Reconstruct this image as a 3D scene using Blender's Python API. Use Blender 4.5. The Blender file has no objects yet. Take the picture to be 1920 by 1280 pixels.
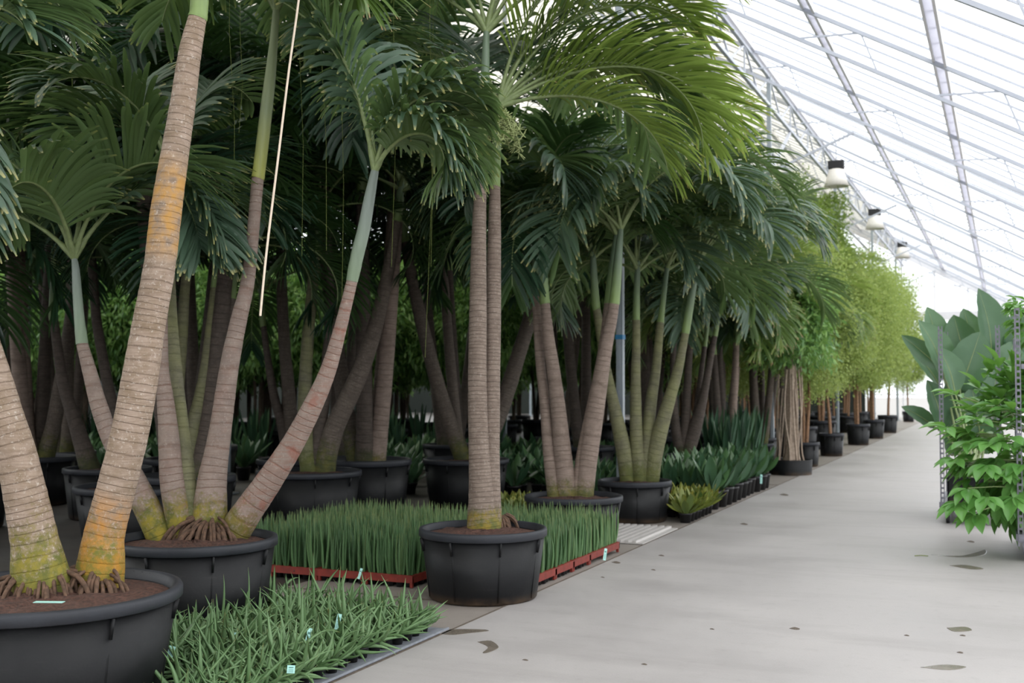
import bpy, math, random
from mathutils import Vector, Matrix
import numpy as np

C = bpy.context.scene
R = math.radians
rnd = random.Random(7)

# ------------------------------------------------------------------ camera
F = 2100.0; HC = 1.4; PITCH = math.atan(82 / F); YAW = math.atan(0.4387)
cam_d = bpy.data.cameras.new('camera'); cam = bpy.data.objects.new('camera', cam_d)
C.collection.objects.link(cam); C.camera = cam
cam.location = (0, 0, HC); cam.rotation_euler = (math.pi / 2 + PITCH, 0, YAW)
cam_d.sensor_width = 22.3; cam_d.lens = 22.3 * F / 1920
cam_d.clip_end = 400
cam_d.dof.use_dof = True; cam_d.dof.focus_distance = 5.3; cam_d.dof.aperture_fstop = 2.2
FW = Vector((-math.sin(YAW), math.cos(YAW), 0)); RT = Vector((math.cos(YAW), math.sin(YAW), 0)); UP = Vector((0, 0, 1))
FC = FW * math.cos(PITCH) + UP * math.sin(PITCH); UC = UP * math.cos(PITCH) - FW * math.sin(PITCH)


def ray(px, py): return FC + RT * ((px - 960) / F) + UC * ((640 - py) / F)


def W(px, py, d):                    # point seen at a pixel, d metres ahead of the camera
    r = ray(px, py); return Vector((0, 0, HC)) + r * (d / r.dot(FW))


def G(px, py, z=0.0):                # point seen at a pixel on the level z
    r = ray(px, py); return Vector((0, 0, HC)) + r * ((z - HC) / r.z)


# ------------------------------------------------------------------ world and exposure
wd = bpy.data.worlds.new('overcast'); C.world = wd; wd.use_nodes = True
nt = wd.node_tree; bg = nt.nodes['Background']
tc = nt.nodes.new('ShaderNodeTexCoord'); sp = nt.nodes.new('ShaderNodeSeparateXYZ'); cr = nt.nodes.new('ShaderNodeValToRGB')
nt.links.new(tc.outputs['Generated'], sp.inputs[0]); nt.links.new(sp.outputs['Z'], cr.inputs[0]); nt.links.new(cr.outputs[0], bg.inputs[0])
cr.color_ramp.elements[0].color = (.80, .83, .86, 1); cr.color_ramp.elements[0].position = 0
cr.color_ramp.elements[1].color = (1, 1, 1.0, 1); cr.color_ramp.elements[1].position = .45
bg.inputs[1].default_value = 2.6
C.view_settings.view_transform = 'Standard'; C.view_settings.look = 'None'
C.view_settings.gamma = 1; C.view_settings.use_curve_mapping = False
C.view_settings.exposure = 0.1
C.cycles.max_bounces = 10; C.cycles.transparent_max_bounces = 24; C.cycles.diffuse_bounces = 4; C.cycles.glossy_bounces = 3
C.cycles.transmission_bounces = 4


# ------------------------------------------------------------------ materials
def rgb(h):
    v = [int(h[i:i + 2], 16) / 255 for i in (0, 2, 4)]
    return tuple(x / 12.92 if x <= .04045 else ((x + .055) / 1.055) ** 2.4 for x in v) + (1,)


class NT:
    def __init__(s, name):
        s.m = bpy.data.materials.new(name); s.m.use_nodes = True; s.t = s.m.node_tree
        s.b = s.t.nodes['Principled BSDF']; s.out = s.t.nodes['Material Output']
    def n(s, ty, **k):
        nd = s.t.nodes.new('ShaderNode' + ty)
        for a, v in k.items(): setattr(nd, a, v)
        return nd
    def l(s, a, b): s.t.links.new(a, b)
    def set(s, nd, **k):
        for a, v in k.items(): nd.inputs[a.replace('_', ' ')].default_value = v
        return nd
    def noise(s, vec, scale, detail=4, rough=.55):
        nd = s.n('TexNoise'); s.set(nd, Scale=scale, Detail=detail, Roughness=rough)
        if vec is not None: s.l(vec, nd.inputs['Vector'])
        return nd.outputs[0]
    def ramp(s, fac, stops):
        nd = s.n('ValToRGB'); e = nd.color_ramp.elements
        while len(e) < len(stops): e.new(.5)
        for i, (p, c) in enumerate(stops):
            e[i].position = p; e[i].color = c if len(c) == 4 else (*c, 1)
        s.l(fac, nd.inputs[0]); return nd.outputs[0]
    def mix(s, f, a, b, mode='MIX'):
        nd = s.n('Mix', data_type='RGBA', blend_type=mode)
        for v, i in ((f, 0), (a, 6), (b, 7)):
            if hasattr(v, 'links'): s.l(v, nd.inputs[i])
            else: nd.inputs[i].default_value = v
        return nd.outputs[2]
    def math(s, op, a, b=None, clamp=False):
        nd = s.n('Math', operation=op, use_clamp=clamp)
        for i, v in enumerate((a, b)):
            if v is None: continue
            if hasattr(v, 'links'): s.l(v, nd.inputs[i])
            else: nd.inputs[i].default_value = v
        return nd.outputs[0]
    def mapr(s, v, a, b, c=0, d=1):
        nd = s.n('MapRange'); s.l(v, nd.inputs[0])
        for i, x in enumerate((a, b, c, d)): nd.inputs[i + 1].default_value = x
        return nd.outputs[0]
    def bump(s, h, st=.3, dist=.01):
        nd = s.n('Bump'); s.set(nd, Strength=st, Distance=dist); s.l(h, nd.inputs['Height']); s.l(nd.outputs[0], s.b.inputs['Normal'])


def G3(v): return (v, v, v, 1)


def flat(name, col, rough=.6, metal=0, var=.15, scale=30, bump=0):
    k = NT(name); tcn = k.n('TexCoord'); nz = k.noise(tcn.outputs['Object'], scale)
    c = rgb(col) if isinstance(col, str) else col
    lo = tuple(x * (1 - var) for x in c[:3]) + (1,); hi = tuple(min(1, x * (1 + var)) for x in c[:3]) + (1,)
    k.l(k.ramp(nz, [(.3, lo), (.7, hi)]), k.b.inputs['Base Color'])
    k.set(k.b, Roughness=rough, Metallic=metal)
    if bump: k.bump(nz, bump)
    return k.m


def leaf_mat(name, dark, light, under, tip=None, rough=.38, trans=.3, tipstart=.9):
    """uv.x runs along a leaf from stalk to tip, uv.y is a per-leaf random value"""
    k = NT(name); uv = k.n('UVMap'); s_ = k.n('SeparateXYZ'); k.l(uv.outputs[0], s_.inputs[0])
    tcn = k.n('TexCoord'); oi = k.n('ObjectInfo')
    nz = k.noise(tcn.outputs['Object'], 6, 3)
    f = k.math('ADD', k.math('MULTIPLY', s_.outputs[1], .6), k.math('MULTIPLY', nz, .4))
    f = k.math('ADD', k.math('MULTIPLY', oi.outputs['Random'], .25), k.math('MULTIPLY', f, .85))
    col = k.ramp(f, [(.2, rgb(dark)), (.8, rgb(light))])
    if tip:
        tf = k.mapr(k.math('ADD', s_.outputs[0], k.math('MULTIPLY', s_.outputs[1], .08)), tipstart, tipstart + .09)
        col = k.mix(tf, col, rgb(tip))
    geo = k.n('NewGeometry')
    col2 = k.mix(geo.outputs['Backfacing'], col, k.mix(.5, col, rgb(under)))
    k.l(col2, k.b.inputs['Base Color']); k.set(k.b, Roughness=rough)
    k.b.inputs['Specular IOR Level'].default_value = .45
    tr = k.n('BsdfTranslucent'); k.l(k.mix(.6, col, rgb(under)), tr.inputs[0])
    ms = k.n('MixShader'); ms.inputs[0].default_value = trans
    k.l(k.b.outputs[0], ms.inputs[1]); k.l(tr.outputs[0], ms.inputs[2]); k.l(ms.outputs[0], k.out.inputs[0])
    return k.m


def trunk_mat(name, base, alt, ring, moss=None, moss_h=.35, ringscale=16, spots=.4, lichen=None, lich_at=None, red=0, greenall=0):
    """uv.x round the trunk, uv.y metres from its foot"""
    k = NT(name); uv = k.n('UVMap'); s_ = k.n('SeparateXYZ'); k.l(uv.outputs[0], s_.inputs[0])
    tcn = k.n('TexCoord'); O = tcn.outputs['Object']
    v = s_.outputs[1]
    n1 = k.noise(O, 5, 4); n2 = k.noise(O, 60, 5, .7); n3 = k.noise(O, 14, 5, .6)
    # ring scars: irregular spacing by warping the length
    wv = k.math('ADD', k.math('MULTIPLY', v, ringscale), k.math('MULTIPLY', k.noise(O, 2.5, 2), 1.1))
    wv = k.math('ADD', wv, k.math('MULTIPLY', k.math('SINE', k.math('MULTIPLY', v, 14.3)), .7))
    wv = k.math('ADD', wv, k.math('MULTIPLY', n2, .22))
    fr = k.math('FRACT', wv)
    line = k.ramp(fr, [(0, G3(.9)), (.05, G3(.6)), (.13, G3(0)), (.93, G3(0)), (1, G3(.9))])
    col = k.ramp(n3, [(.3, rgb(alt)), (.6, rgb(base))])
    st = k.n('Mapping'); k.set(st, Scale=(9, 9, 120)); k.l(O, st.inputs[0])
    fine = k.noise(st.outputs[0], 1, 3, .6)
    col = k.mix(k.mapr(fine, .4, .72, 0, .5), col, rgb(ring))
    col = k.mix(k.math('MULTIPLY', line, k.mapr(n3, .35, .62, .2, .8)), col, rgb(ring))
    sp_ = k.mapr(n2, .56, .68); col = k.mix(k.math('MULTIPLY', sp_, spots), col, rgb('cfc6bb'))
    if red: col = k.mix(k.math('MULTIPLY', k.mapr(k.noise(O, 9, 3), .55, .65), red), col, rgb('8a4a38'))
    if greenall: col = k.mix(k.math('MULTIPLY', k.mapr(n1, .3, .7), greenall), col, rgb('8a8f4a'))
    if lichen:
        for (a, b, c_, amt) in lich_at:
            w_ = k.math('MULTIPLY', k.mapr(v, a, a + .12), k.mapr(v, c_ - .15, c_, 1, 0))
            col = k.mix(k.math('MULTIPLY', k.math('MULTIPLY', w_, k.mapr(n3, .38, .6)), amt), col, rgb(b))
    if moss:
        mf = k.math('SUBTRACT', k.mapr(v, moss_h * .1, moss_h * 1.35, 1.2, 0), k.math('MULTIPLY', k.mapr(k.math('ADD', k.math('MULTIPLY', n2, .5), k.math('MULTIPLY', n3, .5)), .35, .65), .75), True)
        mf = k.math('MULTIPLY', k.mapr(mf, .0, .5), .95)
        col = k.mix(mf, col, k.mix(k.mapr(k.noise(O, 13, 5, .7), .4, .62), rgb(moss[0]), rgb(moss[1])))
    k.l(col, k.b.inputs['Base Color']); k.set(k.b, Roughness=.8)
    hgt = k.math('ADD', k.math('MULTIPLY', line, -1.0), k.math('MULTIPLY', n2, .5))
    k.bump(hgt, .6, .006)
    return k.m


def pot_mat(name, col='1b1e22'):
    k = NT(name); tcn = k.n('TexCoord'); O = tcn.outputs['Object']
    n = k.noise(O, 4, 6, .7); c = rgb(col)
    mp = k.n('Mapping'); k.set(mp, Scale=(3, 3, 30)); k.l(O, mp.inputs[0]); n2 = k.noise(mp.outputs[0], 2, 5, .7)
    a = k.ramp(n, [(.35, c), (.75, tuple(x * 1.5 for x in c[:3]) + (1,))])
    a = k.mix(k.mapr(n2, .6, .78, 0, .18), a, rgb('4a4644'))
    sp_ = k.n('SeparateXYZ'); k.l(O, sp_.inputs[0])
    a = k.mix(k.math('MULTIPLY', k.mapr(sp_.outputs[2], .0, .06, .6, 0), k.mapr(n, .4, .6)), a, rgb('6b5540'))
    k.l(a, k.b.inputs['Base Color']); k.l(k.mapr(n, .3, .7, .42, .62), k.b.inputs['Roughness'])
    k.bump(k.noise(O, 60, 4), .08); k.b.inputs['Specular IOR Level'].default_value = .32
    return k.m


M = {}
M['pot'] = pot_mat('black_plastic', '0d0e10')
M['rim'] = pot_mat('black_plastic_rim_highlight', '2a2c31')  # paler copy of the tub plastic, highlight on the rim painted into its colour
M['smallpot'] = flat('small_pot_plastic', '1c1b1d', .5)
M['soil'] = flat('soil', '4a3128', .95, var=.6, scale=60, bump=.9)
M['peat'] = flat('peat', '7a4426', .95, var=.5, scale=90, bump=.9)
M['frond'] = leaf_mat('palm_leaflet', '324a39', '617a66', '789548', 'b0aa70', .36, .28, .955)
M['frondy'] = leaf_mat('palm_leaflet_lit_tint', '4d6c38', '86a35c', 'a3b856', 'b8906a', .38, .4, .95)  # brighter leaflet copy, light falling on the crowns put into its green
M['frondb'] = leaf_mat('palm_leaflet_shade_tint', '182e22', '31503a', '4b6b2c', None, .38, .2)  # darker leaflet copy, gloom of the rear crowns painted into its green
M['rachis'] = flat('rachis', '7d8c5c', .5, var=.2)
M['rachisb'] = flat('rachis_grey', '6f7f68', .5, var=.2)
M['shaft'] = None


def shaft_mat(name, a, b):
    k = NT(name); uv = k.n('UVMap'); s_ = k.n('SeparateXYZ'); k.l(uv.outputs[0], s_.inputs[0])
    tcn = k.n('TexCoord'); mp = k.n('Mapping'); k.set(mp, Scale=(30, 30, 2)); k.l(tcn.outputs['Object'], mp.inputs[0])
    n = k.noise(mp.outputs[0], 1, 4)
    col = k.mix(k.mapr(s_.outputs[1], .05, .45), rgb(a), rgb(b))
    k.l(k.mix(k.mapr(n, .35, .75, 0, .35), col, rgb('4b5a48')), k.b.inputs['Base Color']); k.set(k.b, Roughness=.45)
    return k.m


M['shaft_green'] = shaft_mat('crownshaft_green', '7c9355', '6d8069')
M['shaft_grey'] = shaft_mat('crownshaft_grey', '7f9076', '828d86')
M['shaft_yellow'] = shaft_mat('crownshaft_yellow', 'a3a552', '7f8a66')
MOSS = ('55591a', '8a7c1c')
M['tA'] = trunk_mat('trunk_weathered', 'a39080', '87745f', '64503f', ('6a6a22', 'a8781c'), .36, 25, .6,
                    True, [(1.55, 'b5863a', 2.1, .85), (-.05, 'b57a14', .50, .8)], .0)
M['tA2'] = trunk_mat('trunk_weathered_mossy', 'a39080', '87745f', '64503f', ('5b6020', '867c26'), .4, 25, .6)
M['tB'] = trunk_mat('trunk_pinkish', '8f8076', '7c6e66', '745648', MOSS, .34, 15, .2, red=.08)
M['tB1'] = trunk_mat('trunk_red_scarred', '918278', '817067', '84523f', ('5a5a1e', '75672a'), .3, 17, .25, red=.5)
M['tC'] = trunk_mat('trunk_fine_ringed', '85766a', '6e5f54', '4a3d35', ('53581f', '8a7522'), .2, 34, .25)
M['tD'] = trunk_mat('trunk_brown', '63584e', '50463e', '352d27', ('3a401c', '55541f'), .4, 24, .15)
M['tF'] = trunk_mat('trunk_smooth', '8d7c71', '7a6a60', '5c4c42', ('4a4f24', '675f26'), .2, 13, .1)
M['tG'] = trunk_mat('trunk_olive', '726f58', '5f5d4b', '464437', ('4d5326', '5c5f2c'), .3, 15, .08, greenall=.3)
M['tX'] = trunk_mat('trunk_shade_tint', '564b43', '443b34', '2e2722', ('30351a', '3f401e'), .25, 18, .08)  # darkened bark copy, shade under the canopy is in its colour
M['root'] = flat('aerial_root', '5a4435', .85, var=.5, scale=40, bump=.5)
M['rootpale'] = flat('ficus_root', 'a59484', .85, var=.25, scale=25, bump=.5)
M['bark'] = flat('tan_bark', '8a6a50', .85, var=.3, scale=25, bump=.5)
M['barkd'] = flat('dark_bark', '57493e', .85, var=.3, scale=25, bump=.5)
M['spike'] = leaf_mat('cylinder_leaf', '33522f', '587a4c', '4a6a35', '7b8550', .45, .05, .94)
M['aloe'] = leaf_mat('succulent_leaf', '446349', '84a27c', '5d7d40', 'a98d5c', .42, .05, .96)
M['snake'] = leaf_mat('snake_leaf', '24402e', '43664a', '3f6030', None, .42, .08)
M['snakey'] = leaf_mat('variegated_leaf', '2f5226', '8c9a52', '8a8f3a', 'a8953f', .42, .12, .86)
M['broad'] = leaf_mat('broad_leaf', '2a4a32', '55785a', '4b6a30', None, .33, .12)
M['ficus'] = leaf_mat('narrow_tree_leaf', '3d6a38', '8ab573', '9cc060', None, .3, .35)
M['feather'] = leaf_mat('small_tree_leaf', '75904a', 'a6b972', 'b4c46a', None, .55, .45)
M['featherd'] = leaf_mat('small_tree_leaf_dark', '4a682c', '78943f', '8aa040', None, .5, .38)
M['paddle'] = leaf_mat('paddle_leaf', '30523a', '5c7d5c', '6c9040', None, .36, .2)
M['bushleaf'] = leaf_mat('bush_leaf', '3c7030', '74a85a', '8abb50', None, .30, .32)
M['red'] = flat('red_tray', '7c2a1f', .5, var=.25, scale=20)
M['matgrey'] = flat('grey_plastic_sheet', '8a8e96', .5, var=.15)
M['galv'] = flat('galvanised_steel', '9a9ea4', .38, .6, .15, 12)
M['alu'] = flat('white_aluminium', 'e2e2e6', .45, 0, .04, 8)
M['alut'] = flat('aluminium_bar', 'bcc1cc', .45, 0, .04, 8)
M['post'] = flat('post_steel', '98a1a8', .4, .1, .1, 6)
M['trolley'] = flat('trolley_steel', '77767f', .42, .5, .2, 30)
M['black'] = flat('black_parts', '141416', .6)
M['label'] = flat('plant_tag_plastic', 'a5d8cf', .5, var=.05)
M['plate'] = flat('light_ribbed_metal', 'c4c0bd', .45, .1, .06)
M['ink'] = flat('tag_print', '4a7a72', .6)
M['whitep'] = flat('white_plastic', 'd9d5cd', .5, var=.05)
M['cord'] = flat('pale_cord', 'd8c8b4', .7, var=.1)
M['string'] = flat('green_string', '6f7a3a', .7)
M['blue'] = flat('blue_tape', '2a7fb0', .5)
M['wet'] = flat('wet_patch', '6f675d', .22, var=.2, scale=12)
M['lightblock'] = flat('light_block_dark', '1c231e', .9)  # for the added opaque sheets that keep low daylight out
M['litter'] = flat('litter', '5c5248', .9, var=.4, scale=40)
M['flower'] = flat('palm_flower', '9ba670', .7, var=.3, scale=50)
M['deadleaf'] = flat('dry_leaf', 'a5684a', .8)
M['limb'] = flat('split_wood', 'b08d6c', .85, var=.2)


def glass_mat(name, tint, tr, dif=0.0):
    k = NT(name); t = k.n('BsdfTransparent'); t.inputs[0].default_value = tint
    g = k.n('BsdfGlossy'); g.inputs['Roughness'].default_value = .15
    ms = k.n('MixShader'); ms.inputs[0].default_value = .05; k.l(t.outputs[0], ms.inputs[1]); k.l(g.outputs[0], ms.inputs[2])
    last = ms
    if dif:
        d = k.n('BsdfTranslucent'); d.inputs[0].default_value = tint; m2 = k.n('MixShader'); m2.inputs[0].default_value = dif
        k.l(ms.outputs[0], m2.inputs[1]); k.l(d.outputs[0], m2.inputs[2]); last = m2
    k.l(last.outputs[0], k.out.inputs[0]); return k.m


M['glass'] = glass_mat('clear_roof_glass', (.96, .97, .98, 1), .9)
M['sheet'] = glass_mat('yellowed_roof_sheet', (.58, .555, .48, 1), .5, .25)
M['milky'] = glass_mat('bright_purlin_strip', (.62, .62, .66, 1), .5, .8)  # translucent strip added to give each purlin a bright middle
M['glasswall'] = glass_mat('wall_glass', (.82, .85, .86, 1), .9, .2)

# concrete floors
def concrete(name, a, b, c, joint=None):
    k = NT(name); tcn = k.n('TexCoord'); O = tcn.outputs['Object']
    n = k.noise(O, .8, 6, .6); n2 = k.noise(O, 9, 6, .7); n3 = k.noise(O, 90, 3)
    mp = k.n('Mapping'); k.set(mp, Scale=(.5, 2.2, 1)); k.l(O, mp.inputs[0]); n4 = k.noise(mp.outputs[0], 1.1, 6, .65)
    col = k.ramp(n, [(.3, rgb(a)), (.7, rgb(b))])
    col = k.mix(k.mapr(n4, .5, .75, 0, .4), col, rgb(c))
    col = k.mix(k.mapr(n2, .55, .8, 0, .35), col, rgb(c))
    col = k.mix(k.mapr(n3, .5, .8, 0, .15), col, rgb(c))
    k.l(col, k.b.inputs['Base Color']); k.l(k.mapr(n, .3, .7, .45, .7), k.b.inputs['Roughness'])
    k.bump(k.math('ADD', n3, n2), .08); return k.m


M['path'] = concrete('path_concrete', '9b9796', 'a9a5a3', '827e7c')
M['slab'] = concrete('slab_concrete', '87807a', '958d86', '69615a')
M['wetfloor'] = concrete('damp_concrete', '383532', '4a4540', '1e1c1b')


# ------------------------------------------------------------------ mesh helpers
class MB:
    def __init__(s): s.v = []; s.f = []; s.uv = []; s.mi = []
    def quad(s, pts, uvs=None, mi=0):
        b = len(s.v); s.v.extend(tuple(p) for p in pts); s.f.append(tuple(range(b, b + len(pts))))
        s.uv.extend(uvs or [(0, 0)] * len(pts)); s.mi.append(mi)
    def grid(s, rows, uvs=None, close=False, mi=0):
        """rows: list of rings of points"""
        b = len(s.v); n = len(rows[0])
        for r in rows: s.v.extend(tuple(p) for p in r)
        for i in range(len(rows) - 1):
            for j in range(n if close else n - 1):
                j2 = (j + 1) % n
                s.f.append((b + i * n + j, b + i * n + j2, b + (i + 1) * n + j2, b + (i + 1) * n + j))
                if uvs: s.uv.extend((uvs[i][j], uvs[i][j2] if not close or j2 else (1, uvs[i][j2][1]), uvs[i + 1][j2] if not close or j2 else (1, uvs[i + 1][j2][1]), uvs[i + 1][j]))
                else: s.uv.extend([(0, 0)] * 4)
                s.mi.append(mi)
    def cap(s, ring, flip=False, mi=0):
        b = len(s.v); s.v.extend(tuple(p) for p in ring); idx = list(range(b, b + len(ring)))
        s.f.append(tuple(reversed(idx) if flip else idx)); s.uv.extend([(0, 0)] * len(ring)); s.mi.append(mi)
    def box(s, c, sz, rot=None, mi=0):
        x, y, z = sz[0] / 2, sz[1] / 2, sz[2] / 2; c = Vector(c)
        P = [Vector(p) for p in ((-x, -y, -z), (x, -y, -z), (x, y, -z), (-x, y, -z), (-x, -y, z), (x, -y, z), (x, y, z), (-x, y, z))]
        if rot is not None: P = [rot @ p for p in P]
        b = len(s.v); s.v.extend(tuple(p + c) for p in P)
        for f in ((0, 3, 2, 1), (4, 5, 6, 7), (0, 1, 5, 4), (1, 2, 6, 5), (2, 3, 7, 6), (3, 0, 4, 7)):
            s.f.append(tuple(b + i for i in f)); s.uv.extend([(0, 0)] * 4); s.mi.append(mi)
    def beam(s, a, b, w, h=None, mi=0):
        a, b = Vector(a), Vector(b); d = b - a; L = d.length
        if L < 1e-6: return
        q = d.to_track_quat('Y', 'Z').to_matrix(); s.box((a + b) / 2, (w, L, h or w), q, mi)
    def tube(s, pts, rad, n=10, uvlen=0.0, caps=True, mi=0):
        pts = [Vector(p) for p in pts]; rows = []; uvs = []; L = uvlen; ref = None
        for i, p in enumerate(pts):
            t = (pts[min(i + 1, len(pts) - 1)] - pts[max(i - 1, 0)]).normalized()
            if ref is None: ref = Vector((1, 0, 0)) if abs(t.x) < .9 else Vector((0, 1, 0))
            ref = (ref - t * ref.dot(t)).normalized(); bi = t.cross(ref)
            if i: L += (p - pts[i - 1]).length
            r = rad[i] if hasattr(rad, '__len__') else rad
            rows.append([p + (ref * math.cos(2 * math.pi * j / n) + bi * math.sin(2 * math.pi * j / n)) * r for j in range(n)])
            uvs.append([(j / n, L) for j in range(n)])
        s.grid(rows, uvs, True, mi)
        if caps: s.cap(rows[0], True, mi); s.cap(rows[-1], False, mi)
        return L
    def lathe(s, prof, n=40, c=(0, 0, 0), mi=0, squash=1.0):
        rows = []; uvs = []
        for (r, z) in prof:
            rows.append([(c[0] + r * math.cos(2 * math.pi * j / n), c[1] + r * squash * math.sin(2 * math.pi * j / n), c[2] + z) for j in range(n)])
            uvs.append([(j / n, z) for j in range(n)])
        s.grid(rows, uvs, True, mi)
    def mesh(s, name, mats, smooth=True):
        me = bpy.data.meshes.new(name); me.from_pydata(s.v, [], s.f)
        uvl = me.uv_layers.new(name='UVMap'); uvl.data.foreach_set('uv', np.array(s.uv, dtype=np.float32).ravel())
        for m in (mats if isinstance(mats, (list, tuple)) else [mats]): me.materials.append(m)
        me.polygons.foreach_set('material_index', s.mi)
        me.polygons.foreach_set('use_smooth', [smooth] * len(s.f)); me.update(); return me


def link(name, me, parent=None, loc=None, kind=None):
    o = bpy.data.objects.new(name, me); C.collection.objects.link(o)
    if parent is not None: o.parent = parent
    if loc is not None: o.location = loc
    if kind: o['kind'] = kind
    return o


def tag(o, label, cat, group=None, kind=None):
    o['label'] = label; o['category'] = cat
    if group: o['group'] = group
    if kind: o['kind'] = kind
    return o


def thing(name, label, cat, loc=(0, 0, 0), group=None, rz=0):
    o = bpy.data.objects.new(name, None); C.collection.objects.link(o); o.empty_display_size = .1
    o.location = loc; o.rotation_euler = (0, 0, rz); return tag(o, label, cat, group)


def kids(o, table={}):
    return [c for c in bpy.data.objects if c.parent is o]


def dup(root, tree, loc, rz=0, sc=1, label=None, group=None):
    """copy a thing; tree = [(part, [sub-parts])]"""
    r = root.copy(); C.collection.objects.link(r); r.location = loc; r.rotation_euler = (0, 0, rz); r.scale = (sc, sc, sc)
    if label: r['label'] = label
    if group: r['group'] = group
    for p, subs in tree:
        c = p.copy(); C.collection.objects.link(c); c.parent = r
        for q in subs:
            d = q.copy(); C.collection.objects.link(d); d.parent = c
    return r


def catmull(P, n=6):
    out = []
    for i in range(len(P) - 1):
        a = P[max(i - 1, 0)]; b = P[i]; c = P[i + 1]; d = P[min(i + 2, len(P) - 1)]
        for k in range(n):
            t = k / n
            out.append(tuple(.5 * (2 * b[j] + (c[j] - a[j]) * t + (2 * a[j] - 5 * b[j] + 4 * c[j] - d[j]) * t * t + (-a[j] + 3 * b[j] - 3 * c[j] + d[j]) * t ** 3) for j in range(len(b))))
    out.append(tuple(P[-1])); return out


# ------------------------------------------------------------------ palm fronds
def leaflet(mb, p0, d0, nrm, L, w, droop, rv, segs=6, mi=0, fold=.35, blunt=.3):
    p = Vector(p0); d = Vector(d0).normalized(); step = L / segs; rows = []; uvs = []
    for i in range(segs + 1):
        t = i / segs
        wd = w * (.45 + 1.1 * t if t < .45 else .95 if t < .7 else .95 - (t - .7) / .3 * (1 - blunt)) * .5
        s = d.cross(nrm)
        if s.length < 1e-4: s = d.cross(Vector((1, 0, 0)))
        s.normalize(); n = s.cross(d).normalized()
        rows.append([p - s * wd + n * wd * fold, p, p + s * wd + n * wd * fold]); uvs.append([(t, rv)] * 3)
        p = p + d * step; d = (d + Vector((0, 0, -1)) * droop * (.25 + 1.3 * t) / segs).normalized(); nrm = n
    mb.grid(rows, uvs, False, mi)


FROND = {}


def frond_mesh(el, bend, L, seed, mat='frond', hang=1.0, rmat='rachis', LL=.68):
    key = (round(el / 8) * 8, round(bend / 12) * 12, round(L / .15) * .15, seed % 3, mat, hang, LL)
    if key in FROND: return FROND[key]
    el, bend, L, sd = R(key[0]), R(key[1]), key[2], key[3]
    rg = random.Random(hash((key[0], key[1], sd)) & 0xffff)
    N = 28; p = Vector((0, 0, 0)); a = el; pts = [p.copy()]; dirs = []
    side = rg.uniform(-.25, .25); az = 0
    for i in range(N):
        t = i / N; a -= bend / N * (.35 + 1.3 * t); az += side / N * 2 * t
        d = Vector((math.cos(a) * math.cos(az), math.cos(a) * math.sin(az), math.sin(a))); dirs.append(d); p = p + d * (L / N); pts.append(p.copy())
    dirs.append(dirs[-1])
    mb = MB(); n = 42; s0 = .19; tw = rg.uniform(-.5, .5)
    for i in range(n):
        s = s0 + (1 - s0) * (i + .5) / n; x = s * N; k = min(int(x), N - 1); fr = x - k
        P = pts[k].lerp(pts[k + 1], fr); D = dirs[k]
        sidev = D.cross(Vector((0, 0, 1)))
        if sidev.length < .05: sidev = Vector((0, -1, 0))
        sidev.normalize(); nn = sidev.cross(D).normalized()
        sidev = (sidev * math.cos(tw * s) + nn * math.sin(tw * s)).normalized(); nn = sidev.cross(D).normalized()
        q = (s - s0) / (1 - s0)
        ll = LL * (.55 + .45 * math.sin(min(1, q / .45) * math.pi / 2)) * (1 if q < .6 else 1 - (q - .6) / .4 * .55)
        fa = R(62 - 34 * q)
        for sg in (-1, 1):
            j = rg.uniform(-.12, .12)
            d0 = sidev * sg * math.sin(fa + j) + D * math.cos(fa + j) + nn * rg.uniform(.15, .4)
            leaflet(mb, P, d0, nn, ll * rg.uniform(.88, 1.08), .041 if q > .1 else .03, hang * rg.uniform(.8, 1.6) * (1.1 if q < .7 else .8), rg.random())
    mb.mesh
    me = mb.mesh('frond', M[mat])
    rb = MB(); rb.tube(pts, [.016 * (1 - .82 * i / N) * (1.4 if i < 3 else 1) for i in range(N + 1)], 6)
    rm = rb.mesh('rachis', M[rmat])
    FROND[key] = (me, rm); return FROND[key]


def add_frond(root, at, az_img, el, bend, L, seed, mat='frond', hang=1.0, sub=True, rmat='rachis', LL=.68, sc=1.0):
    me, rm = frond_mesh(el, bend, L, seed, mat, hang, rmat, LL)
    o = link('frond', me, root); o.location = at; o.rotation_euler = (0, 0, YAW + R(az_img)); o.scale = (sc, sc, sc)
    if sub: link('rachis', rm, o)
    return o


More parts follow.
